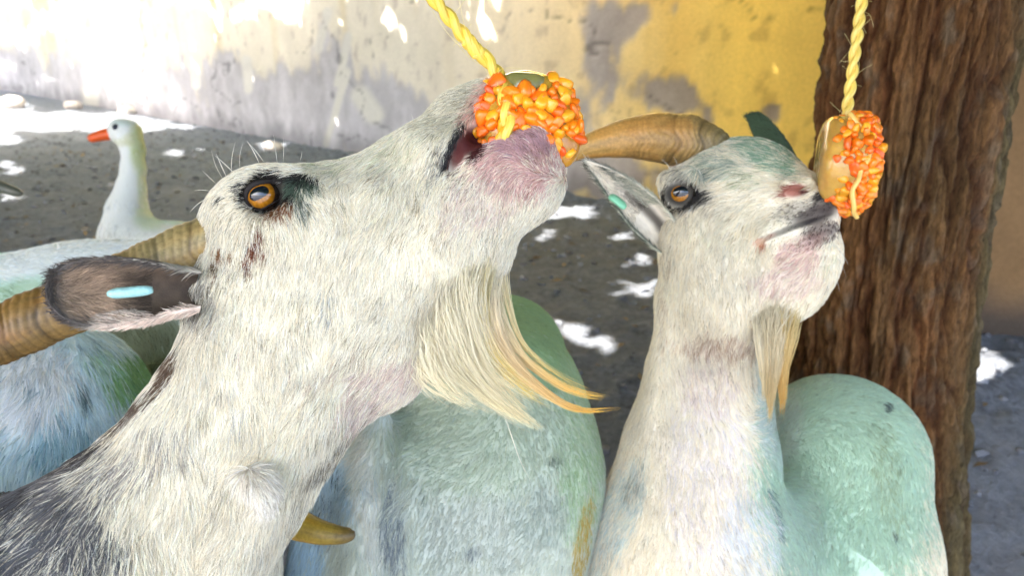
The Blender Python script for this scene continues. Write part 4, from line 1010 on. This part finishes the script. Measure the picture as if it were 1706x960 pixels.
make_fur('hair_coat', g3, Vw, Qb, N, 130000, flow3, lambda x, y: np.where(x < 690, .016, .009), coat3.hair, lambda px, py, c: in_frame(px, py), rad=.00036, lift=.13, seed=14, fields=(f3, c3_))
horn(g3, [(400, 790, .90, .022), (430, 825, .86, .0215), (470, 862, .83, .0185), (520, 884, .82, .0145), (560, 892, .82, .0105), (582, 892, .82, .0075), (591, 890, .82, .003)],
     [(0, (.30, .20, .04)), (.5, (.42, .27, .03)), (.85, (.30, .20, .03)), (1, (.12, .08, .03))], 17, rings=.3)
horn(g3, [(380, 810, .94, .022), (420, 850, .98, .020), (440, 860, 1.04, .012), (450, 850, 1.08, .003)], [(0, (.30, .20, .04)), (1, (.12, .08, .03))], 18, rings=.3)
def inner4(u, v): return np.tile([.4, .4, .36], (len(u), 1))
ear(g3, (380, 800, .87), (300, 740, .88), (0, -.3, -1), .022, [(0, 1.8), (.4, 1.1), (1, .5)], inner4, inner4, 500, seed=36)

# ------------------------------------------------------------------ GOAT 4 (painted blue-lit, lower left) and GOAT 5 (painted green-lit, further back)
g4 = thing('goat', 'white goat painted blue-lit at the left edge below the long horn, green-fringed rump', 'goat', GRP)
f4 = Field(C3(-560, 1300, .98)-np.array([.02, .0, .26]), C3(300, 520, .98)+np.array([.05, .03, .30]), .008)
f4.cone((45, 740, 1.0), 192, (70, 900, 1.0), 190, .04, 1.0)
f4.cone((45, 740, 1.0), 190, (-320, 790, 1.04), 180, .05)
f4.cone((70, 900, 1.0), 185, (40, 1080, 1.0), 120, .05)
f4.cone((130, 640, 1.0), 70, (60, 720, 1.0), 120, .05)
f4.cone((-300, 740, 1.04), 110, (-480, 640, 1.06), 80, .05); f4.cone((-480, 640, 1.06), 70, (-530, 760, 1.0), 45, .03)
V, Q = f4.mesh()
c4 = Field([-1.2, -.95, .75], [-.42, -.25, 1.75], .012)
for (tx, ty, fx, fy) in ((-.60, .75, -.58, .72), (-.62, .95, -.60, .95), (-.92, .78, -.94, .78), (-.92, .98, -.95, 1.0)): add_leg(c4, (tx, ty, .40), (fx, fy), g4, .045)
c4.cone(C3(20, 900, 1.0), .11, C3(-320, 860, 1.04), .12, .05, raw=True)
V2, Q2 = c4.mesh()
Q = winding_ok(V, Q); Q2 = winding_ok(V2, Q2); Vb, Qb = merge([(V, Q), (V2, Q2)])
coat4 = Coat((.80, .94, .97), [(30, 640, 110, 90, 20, (.93, .94, .92), .9), (215, 620, 36, 64, -35, (.36, .60, .28), .8), (240, 680, 22, 60, 0, (.30, .52, .24), .9), (138, 655, 16, 18, 0, (.24, .34, .36), .7), (110, 760, 80, 60, 0, (.45, .68, .74), .6), (160, 600, 30, 30, 0, (.5, .7, .5), .5)], streak=(.10, (.5, .6, .65)), var=.08)  # blue sky light and green leaf light painted into a white coat
o4, Vw, N = body_mesh('body', g4, Vb, Qb, coat4)
make_fur('hair_coat', g4, Vw, Qb, N, 60000, flow_from([(50, 620, -.4, 1), (150, 650, .1, 1), (220, 620, .6, .8), (60, 800, -.3, 1), (0, 700, -.5, 1), (180, 720, .2, 1)]), lambda x, y: np.full(len(x), .022), coat4.hair, lambda px, py, c: in_frame(px, py), rad=.00045, lift=.18, seed=15, fields=(f4, c4))
horn(g4, [(-470, 600, 1.06, .022), (-430, 540, 1.05, .020), (-360, 530, 1.05, .015), (-300, 570, 1.05, .004)], [(0, (.30, .23, .09)), (1, (.2, .1, .04))], 19, rings=.5)
ear(g4, (-470, 640, 1.02), (-400, 680, 1.0), (0, -.3, -1), .022, [(0, 1.8), (.4, 1.1), (1, .5)], inner4, inner4, 400, seed=37)

g5 = thing('goat', 'white goat painted green-lit furthest back at left, in front of the goose', 'goat', GRP)
f5 = Field([-1.75, -.62, 1.15], [-.28, .32, 1.85], .010)
f5.cone((280, 545, 1.50), 152, (150, 560, 1.48), 150, .05, .8)
f5.cone((150, 560, 1.48), 148, (-120, 575, 1.46), 142, .05, .8)
f5.cone((-120, 560, 1.46), 120, (-300, 430, 1.42), 70, .06); f5.cone((-300, 420, 1.42), 62, (-420, 400, 1.40), 36, .04)
for (tx, ty, fx, fy) in ((-.62, 1.2, -.60, 1.2), (-.62, 1.4, -.62, 1.42), (-1.05, 1.2, -1.07, 1.2), (-1.05, 1.38, -1.07, 1.4)): add_leg(f5, (tx, ty, .45), (fx, fy), g5, .045)
V, Q = f5.mesh()
Q = winding_ok(V, Q)
coat5 = Coat((.72, .88, .80), [(160, 412, 300, 30, 12, (.93, .95, .92), .9), (40, 490, 90, 26, 5, (.45, .62, .40), .7), (240, 590, 110, 90, 0, (.27, .29, .17), .95), (60, 600, 100, 80, 0, (.4, .5, .3), .7)], streak=None, var=.07)  # green light, bright top and shaded olive flank painted into the coat
o5, Vw, N = body_mesh('body', g5, V, Q, coat5)
make_fur('hair_coat', g5, Vw, Q, N, 40000, flow_from([(0, 450, 1, .3), (200, 420, 1, -.1), (250, 600, .4, 1), (100, 480, 1, .4)]), lambda x, y: np.full(len(x), .016), coat5.hair, lambda px, py, c: in_frame(px, py), rad=.0006, lift=.14, seed=16, fields=(f5,))
horn(g5, [(-310, 370, 1.42, .022), (-260, 310, 1.42, .022), (-180, 282, 1.42, .020), (-90, 285, 1.42, .0165), (-20, 304, 1.42, .0125), (15, 316, 1.42, .010), (30, 321, 1.42, .0075), (37, 323, 1.42, .003)], [(0, (.16, .15, .10)), (1, (.07, .075, .06))], 21, rings=.4)
horn(g5, [(-310, 370, 1.46, .022), (-260, 320, 1.56, .022), (-200, 300, 1.66, .018), (-150, 310, 1.72, .004)], [(0, (.16, .15, .10)), (1, (.07, .075, .06))], 22, rings=.4)
ear(g5, (-300, 400, 1.38), (-230, 440, 1.34), (0, -.3, -1), .022, [(0, 1.8), (.4, 1.1), (1, .5)], inner4, inner4, 400, seed=38)

# ------------------------------------------------------------------ GOOSE
go = thing('goose', 'white goose with orange bill standing behind the goats at left', 'goose')
D = 2.2; ft = Field(C3(100, 700, 2.2)-np.array([.02, .02, .30]), C3(470, 180, 2.2)+np.array([.12, .03, .30]), .005)
ft.cone((200, 218, D), 19, (213, 222, D), 21, .01)
ft.chain([(210, 222, D, 20), (221, 246, D, 17), (222, 280, D, 17.5), (218, 315, D, 22), (212, 350, D, 31), (214, 392, D, 40)], .02)
ft.cone((214, 398, D), 42, (300, 440, D), 66, .04); ft.cone((300, 440, D), 66, (400, 440, D+.05), 50, .04); ft.cone((400, 435, D+.05), 42, (455, 415, D+.06), 12, .03)
V, Q = ft.mesh(); del ft; Q = winding_ok(V, Q)
coatg = Coat((.93, .93, .88), [(232, 240, 18, 50, 0, (.62, .68, .30), .8), (238, 300, 10, 60, 0, (.66, .74, .42), .6), (250, 360, 30, 26, 0, (.62, .76, .48), .6), (205, 203, 24, 8, 0, (.74, .86, .80), .6), (290, 365, 60, 10, 0, (.62, .80, .72), .7), (215, 232, 12, 12, 0, (.75, .72, .45), .6), (200, 237, 26, 7, 0, (.68, .68, .4), .5)], streak=None)
fm = NT('goose_feathers'); a = fm.attr('coat'); fm.l(a.outputs['Color'], fm.b.inputs['Base Color']); fm.set(Roughness=.8); fm.b.inputs['Specular IOR Level'].default_value = .2; fm.bump(fm.noise(fm.coords('Object', (1, 1, .5)), 120, 3), .3, .004)
body_mesh('body', go, V, Q, coatg, fm.m)
Vw = c2w(V); N = vnormals(Vw, Q)
make_fur('down', go, Vw, Q, N, 26000, flow_from([(200, 210, 1, .2), (220, 280, .1, 1), (215, 380, .3, 1), (300, 400, 1, .2)]), lambda x, y: np.where(y < 330, .010, .016), coatg.hair, rad=.0009, lift=.10, seed=18)
bill = simple('orange_bill', (.80, .11, .015), .4, .5, (60, .15))
p = c2w(np.array([C3(190, 222, D), C3(176, 224, D), C3(160, 228, D), C3(151, 231, D), C3(148, 232, D)])); V, Fq = tube(spline(p, 16), np.interp(np.linspace(0, 1, 16), [0, .3, .7, .92, 1], [.023, .021, .015, .010, .003]), 20, squash=(1, .8)); link('bill', mkmesh('bill', V, Fq, bill), go)
for dz in (-.034, .034):
    ex = W(193, 212, D+dz); V, Fq = tube(np.array([ex+np.array([0, 0, k])*.010 for k in (-1, -.8, -.4, 0, .4, .8, 1)]), np.array([.05, .6, .92, 1,   .92, .6, .05])*.010, 14); link('eye', mkmesh('eye', V, Fq, simple('goose_eye', (.03, .03, .05), .1)), go)
for dz in (-.09, .12):
    p = c2w(np.array([C3(240, 410, D+dz*.8), C3(300, 420, D+dz*1.1), C3(370, 425, D+dz*1.0), C3(450, 425, D+dz*.5+.03)])); V, Fq = tube(spline(p, 24), np.interp(np.linspace(0, 1, 24), [0, .3, .8, 1], [.03, .08, .05, .008]), 24, squash=(.35, 1) if False else (1, .3)); link('wing', mkmesh('wing', V, Fq, fm.m, attr={'coat': np.tile([.78, .84, .8], (len(V), 1))}), go)
    b = W(310, 470, D+dz*.5); zg = float(ground_h(np.array([b[0]]), np.array([b[1]]))[0]); V, Fq = tube(np.array([b, [b[0]+.01, b[1], (b[2]+zg)/2], [b[0], b[1], zg+.01]]), [.018, .009, .009], 10); lg = link('leg', mkmesh('leg', V, Fq, bill), go)
    fz = zg+.008; V = np.array([[b[0]+.01, b[1], fz], [b[0]-.07, b[1]-.04, fz], [b[0]-.085, b[1], fz], [b[0]-.07, b[1]+.04, fz], [b[0], b[1], fz+.02]]); link('webbed_foot', mkmesh('webbed_foot', V, np.array([[0, 2, 1], [0, 3, 2], [0, 1, 4], [1, 2, 4], [2, 3, 4], [3, 0, 4]]), bill, False), lg)

# ------------------------------------------------------------------ CORN TREATS
def gel_mat(name, col, rough=.12, trans=.55):
    m = NT(name); v = m.coords(); f = m.noise(v, 45, 4, .6); f2_ = m.noise(v, 160, 3, .6)
    m.l(m.ramp(f, [(.3, tuple(c*.75 for c in col)), (.7, tuple(min(1, c*1.15) for c in col))]), m.b.inputs['Base Color'])
    m.set(Roughness=rough); m.b.inputs['Transmission Weight'].default_value = trans; m.b.inputs['IOR'].default_value = 1.34
    m.b.inputs['Subsurface Weight'].default_value = .5; m.b.inputs['Subsurface Radius'].default_value = (.02, .01, .004); m.b.inputs['Subsurface Scale'].default_value = 1; m.b.inputs['Coat Weight'].default_value = .6; m.b.inputs['Coat Roughness'].default_value = .06; m.bump(f2_, .35, .0015); return m.m
def kern_mat(name, c1, c2):
    m = NT(name); oi = m.n('ShaderNodeObjectInfo'); v = m.coords('Generated')
    g = m.n('ShaderNodeSeparateXYZ'); m.l(v, g.inputs[0])
    a = m.mix(oi.outputs['Random'], c1, c2); m.l(m.mix(m.ramp(g.outputs[2], [(.0, (.0, .0, .0)), (.9, (.25, .25, .25))]), a, (.92, .36, .015)), m.b.inputs['Base Color'])
    m.set(Roughness=.35); m.b.inputs['Coat Weight'].default_value = .25; m.b.inputs['Coat Roughness'].default_value = .08
    m.b.inputs['Subsurface Weight'].default_value = .25; m.b.inputs['Subsurface Radius'].default_value = (.004, .0015, .0005); m.b.inputs['Subsurface Scale'].default_value = 1; return m.m
KM = [kern_mat('orange_kernel', (.86, .14, .004), (.88, .20, .005)), kern_mat('yellow_kernel', (.90, .33, .008), (.90, .42, .02)), kern_mat('red_orange_kernel', (.76, .06, .004), (.84, .11, .004))]
def kernel_mesh(k, seed):
    """a maize kernel: narrow pale base, broad rounded dented crown, oblong section"""
    r = np.random.default_rng(seed); zs = np.array([-1, -.75, -.2, .35, .75, .95, .88]); ws = np.array([.35, .62, .86, 1.0, .90, .60, .15]); ns = 12
    a = np.linspace(0, 2*np.pi, ns, endpoint=False); cx = np.sign(np.cos(a))*np.abs(np.cos(a))**.75; sy = np.sign(np.sin(a))*np.abs(np.sin(a))**.75*.72
    V = np.stack([ws[:, None]*cx[None]*(1+.15*r.normal(size=(1, ns))), ws[:, None]*sy[None], zs[:, None]*1.0+0*cx[None]+.06*r.normal(size=(len(zs), 1))], -1).reshape(-1, 3)
    i = np.arange(len(zs)-1)[:, None]*ns; j = np.arange(ns)[None]; j2 = (j+1) % ns; Q = np.stack([i+j, i+j2, i+ns+j2, i+ns+j], -1).reshape(-1, 4)
    V = np.concatenate([V, [[0, 0, -1.15], [0, 0, .85*1.12]]]); jj = np.arange(ns); T = np.concatenate([np.stack([np.full(ns, len(V)-2), (jj+1) % ns, jj], 1), np.stack([np.full(ns, len(V)-1), (len(zs)-1)*ns+jj, (len(zs)-1)*ns+(jj+1) % ns], 1)])
    return mkmesh('kernel', V, [Q, T], KM[k])
KMESH = [[kernel_mesh(k, 10*k+i) for i in range(4)] for k in range(3)]
def put_kernel(parent, pos, nor, size, r, kind):
    o = bpy.data.objects.new('kernel', KMESH[kind][int(r.integers(4))]); COL.objects.link(o); o.parent = parent
    n = Vector(nor); 
    mode = r.random()
    zax = (n*(1 if mode < .35 else .25)+Vector(r.normal(0, .55, 3).tolist())).normalized()
    q = zax.to_track_quat('Z', 'X'); e = Matrix.Rotation(r.random()*6.28, 4, 'Z'); s = size*(.7+.5*r.random())
    o.matrix_world = Matrix.Translation(Vector(pos)) @ q.to_matrix().to_4x4() @ e @ Matrix.Diagonal((s*(.75+.5*r.random()), s*(.7+.5*r.random()), s*(.8+.45*r.random()), 1))
def bevel_solid(name, parent, centre, ax, Rad, half, mat, taper=1.0, seed=1, pw=5.):
    """rounded puck: axis ax (world), radius, half thickness"""
    ax = nrm(np.array(ax)); t = nrm(np.cross(ax, [0, 0, 1.])); b = np.cross(ax, t); n1, n2 = 64, 96
    ph = np.linspace(1e-3, np.pi-1e-3, n1)[:, None]; th = np.linspace(0, 2*np.pi, n2, endpoint=False)[None]
    c, s = np.cos(ph), np.sin(ph); k = (np.abs(c)**pw+np.abs(s)**pw)**(-1/pw); z = c*k; rr = s*k
    L = (rr*Rad*(1+(taper-1)*(z*.5+.5))); P = np.stack([np.cos(th)*L, np.sin(th)*L, z*half+0*th], -1)
    P = P*(1+.05*(fbm(P*60+seed, 3, seed)-.5))[..., None]
    V = centre+P[..., 0:1]*t+P[..., 1:2]*b+P[..., 2:3]*ax; V = V.reshape(-1, 3)
    i = np.arange(n1-1)[:, None]*n2; j = np.arange(n2)[None]; j2 = (j+1) % n2; Q = np.stack([i+j, i+n2+j, i+n2+j2, i+j2], -1).reshape(-1, 4)
    N = vnormals(V, Q); Q = Q if ((V-centre)*N).sum(1).mean() > 0 else Q[:, ::-1]
    V = np.concatenate([V, [centre+ax*half*V.shape[0]*0+ax*half]]) if False else V
    return link(name, mkmesh(name, V, Q, mat), parent), V, np.abs(1)*vnormals(V, Q)
TG = 'frozen corn treats hanging on yellow ropes'
t1 = thing('corn_treat', 'round corn treat packed with orange kernels in the mouth of the big goat', 'corn treat', TG)
r = np.random.default_rng(77)
axf = c2w(np.array([.10, .12, -1.]))-c2w(np.zeros(3)); cen1 = W(876, 203, .603)
_, V, N = bevel_solid('gel_core', t1, cen1, axf, .0405, .026, gel_mat('amber_gel', (.80, .40, .05), .15, .3), 1.0, 2, 2.6)
rimm = gel_mat('green_brown_gel', (.32, .30, .10), .2, .3)
bevel_solid('gel_cap', t1, W(874, 152, .598), c2w(np.array([.05, 1, -.25]))-c2w(np.zeros(3)), .0205, .0150, rimm, .85, 4, 4)
def place_kernels(parent, V, N, n, cond, size, r, mind, kinds=(.44, .30, .26), lift=.0004):
    got = []; idx = r.permutation(len(V)); cnt = 0
    for i in idx:
        if cnt >= n: break
        p = V[i]
        if not cond(p, N[i]): continue
        if got and np.min(np.sum((np.array(got)-p)**2, 1)) < mind**2: continue
        got.append(p); cnt += 1
        put_kernel(parent, p+N[i]*(lift+r.normal(0, .0007)), N[i], size, r, int(r.choice(3, p=kinds)))
    return cnt
camd = np.array([0, 0, CAM_H])
nk = place_kernels(t1, V, N, 230, lambda p, n_: not (c2p(w2c(p[None]))[1][0] < 150 and abs(c2p(w2c(p[None]))[0][0]-874) < 42) and c2p(w2c(p[None]))[1][0] > 128, .0058, r, .0060)
# kernels clinging to the tail of mush at lower right
for (qx, qy) in [(938, 235), (948, 225), (955, 210), (962, 220), (968, 208), (958, 240), (944, 250), (936, 262), (950, 255), (965, 232), (940, 272), (930, 250), (925, 238)]:
    put_kernel(t1, W(qx, qy, .585+.01*r.random()), -axf, .0060, r, int(r.integers(3)))
mush = gel_mat('mush_gel', (.75, .32, .03), .2, .35)
p = c2w(np.array([C3(930, 220, .597), C3(942, 245, .593), C3(940, 268, .592), C3(936, 276, .592)])); V, Fq = tube(spline(p, 16), np.array([.012, .013, .0135, .0135, .013, .012, .011, .010, .009, .008, .007, .006, .005, .004, .003, .001]), 16); link('mush', mkmesh('mush', V, Fq, mush), t1)

t2 = thing('corn_treat', 'barrel-shaped corn treat with clear left end, hanging by the smaller goat\'s nose', 'corn treat', TG)
ax2 = nrm(c2w(np.array([.93, -.08, -.25]))-c2w(np.zeros(3))); cen2 = W(1406, 273, .925)
clear = gel_mat('clear_gel', (.92, .50, .11), .08, .35)
_, V, N = bevel_solid('gel_core', t2, cen2, ax2, .058, .0315, clear, 1.0, 6, 4.6)
side = (V-cen2)@ax2
nk = place_kernels(t2, V, N, 250, lambda p, n_: ((p-cen2)@ax2) > -.003+.008*math.sin(p[2]*90), .0062, r, .0068, (.44, .26, .30))
# kernels seen frozen inside, and along the bottom edge
place_kernels(t2, V, N, 22, lambda p, n_: -.018 < ((p-cen2)@ax2) < -.004, .0062, r, .012, (.3, .4, .3), -.0030)
place_kernels(t2, V, N, 40, lambda p, n_: (((p-cen2)@ax2) < .004) and ((p-cen2)@ax2 > -.030) and (n_[2] < -.55), .0052, r, .008, (.3, .2, .5), -.002)
strm = NT('poly_rope'); a = strm.attr('coat'); strm.l(a.outputs['Color'], strm.b.inputs['Base Color']); strm.set(Roughness=.35); strm.b.inputs['Specular IOR Level'].default_value = .5
ROPE = strm.m
def rope_strand(parent, path, r0, phase, pitch, col, seed, strand_r=None, name='strand'):
    P = spline(path, 400); ds = np.r_[0, np.cumsum(np.linalg.norm(np.diff(P, axis=0), axis=1))]
    T = nrm(np.gradient(P, axis=0)); u = nrm(np.cross(T, [0.0, 1.0, 0.05])); b = np.cross(T, u); a = ds/pitch*2*np.pi+phase+1.2*(fbm2(ds*20, ds*0, 2, 5)-.5)
    C = P+(u*np.cos(a)[:, None]+b*np.sin(a)[:, None])*r0
    sr = (strand_r or r0*1.15)*(1+.18*(fbm2(ds*70, ds*0+seed, 2, seed)-.5)); ns = 28
    V, Fq = tube(C, sr, ns, lambda i, an: 1+.10*np.sin(an*7+i*.09)+.05*np.sin(an*13-i*.05)); n = 400
    A = np.linspace(0, 2*np.pi, ns, endpoint=False)[None]; st = fbm(np.stack([np.cos(A)*3+0*ds[:, None], np.sin(A)*3+0*ds[:, None], ds[:, None]*30+0*A+seed], -1), 3, seed)
    cc = np.array(col)*(.55+.9*st[..., None]); br = np.clip((st-.62)*7, 0, 1)[..., None]*.5; cc = cc*(1-br)+np.array([.35, .15, .02])*br
    cc = np.concatenate([cc.reshape(-1, 3), cc[0, :1], cc[-1, :1]]); link(name, mkmesh(name, V, Fq, ROPE, attr={'coat': np.clip(cc, 0, .95)}), parent)
def fibres(parent, path, n, seed, r0):
    rr = np.random.default_rng(seed); P = spline(path, 300); k = 8; out = []
    for i in range(n):
        a = P[int(rr.uniform(0, 299))]; T = nrm(P[min(299, 10)]-P[0]); d = nrm(rr.normal(size=3)); d = nrm(d*1.0+T*rr.choice([-1, 1])*.9); L = rr.uniform(.008, .03)
        s = np.linspace(0, 1, k)[:, None]; out.append(a+d*r0*.8+s*L*d+s*s*L*.5*rr.normal(size=3))
    out = np.array(out); curves_obj('loose_fibres', out, np.full(out.shape[:2], .00014), np.tile([.75, .62, .25], (n, 1)), parent, ROPE)
rp1 = thing('rope', 'yellow twisted rope slanting down to the treat in the big goat\'s mouth', 'rope', 'yellow ropes holding the corn treats')
path1 = np.array([top1+np.array([0, 0, .02]), R1+R1d*(k1*.5), R1t, (R1+R1t)/2, W(822, 112, .597), W(838, 150, .585), W(845, 190, .573), W(846, 240, .573)])
for ph in (0, math.pi): rope_strand(rp1, path1, .0027, ph, .034, (.80, .56, .08), 3+int(ph), .0033)
fibres(rp1, path1[2:6], 26, 4, .005)
rp2 = thing('rope', 'yellow twisted rope hanging straight down in front of the tree trunk', 'rope', 'yellow ropes holding the corn treats')
path2 = np.array([top2+np.array([0, 0, .02]), R2+R2d*(k2*.5), R2t, (R2+R2t)/2, R2, cen2+np.array([0, 0, .03]), cen2+np.array([0, 0, -.05])])
for ph in (0, math.pi): rope_strand(rp2, path2, .0031, ph, .042, (.80, .58, .12), 7+int(ph), .0038)
fibres(rp2, path2[2:6], 30, 8, .007)
# the rope end wrapped over the kernels of the right treat
path3 = np.array([W(1414, 190, .885), W(1448, 225, .872), W(1446, 262, .866), W(1428, 300, .864), W(1420, 335, .868), W(1428, 364, .885)])
rope_strand(rp2, path3, .0012, 0, .03, (.80, .52, .14), 12, .0026, name='loose_end')
# tie each rope round the branch
for t_, o_ in ((top1, rp1), (top2, rp2)):
    a = np.linspace(0, 4*np.pi, 60); V, Fq = tube(np.stack([t_[0]+.004*a/6-.01, t_[1]+.045*np.cos(a), t_[2]+.045+.045*np.sin(a)], 1)-np.array([0, 0, .02]), np.full(60, .0045), 10)
    link('knot', mkmesh('knot', V, Fq, ROPE, attr={'coat': np.tile([.8, .62, .2], (len(V), 1))}), o_)
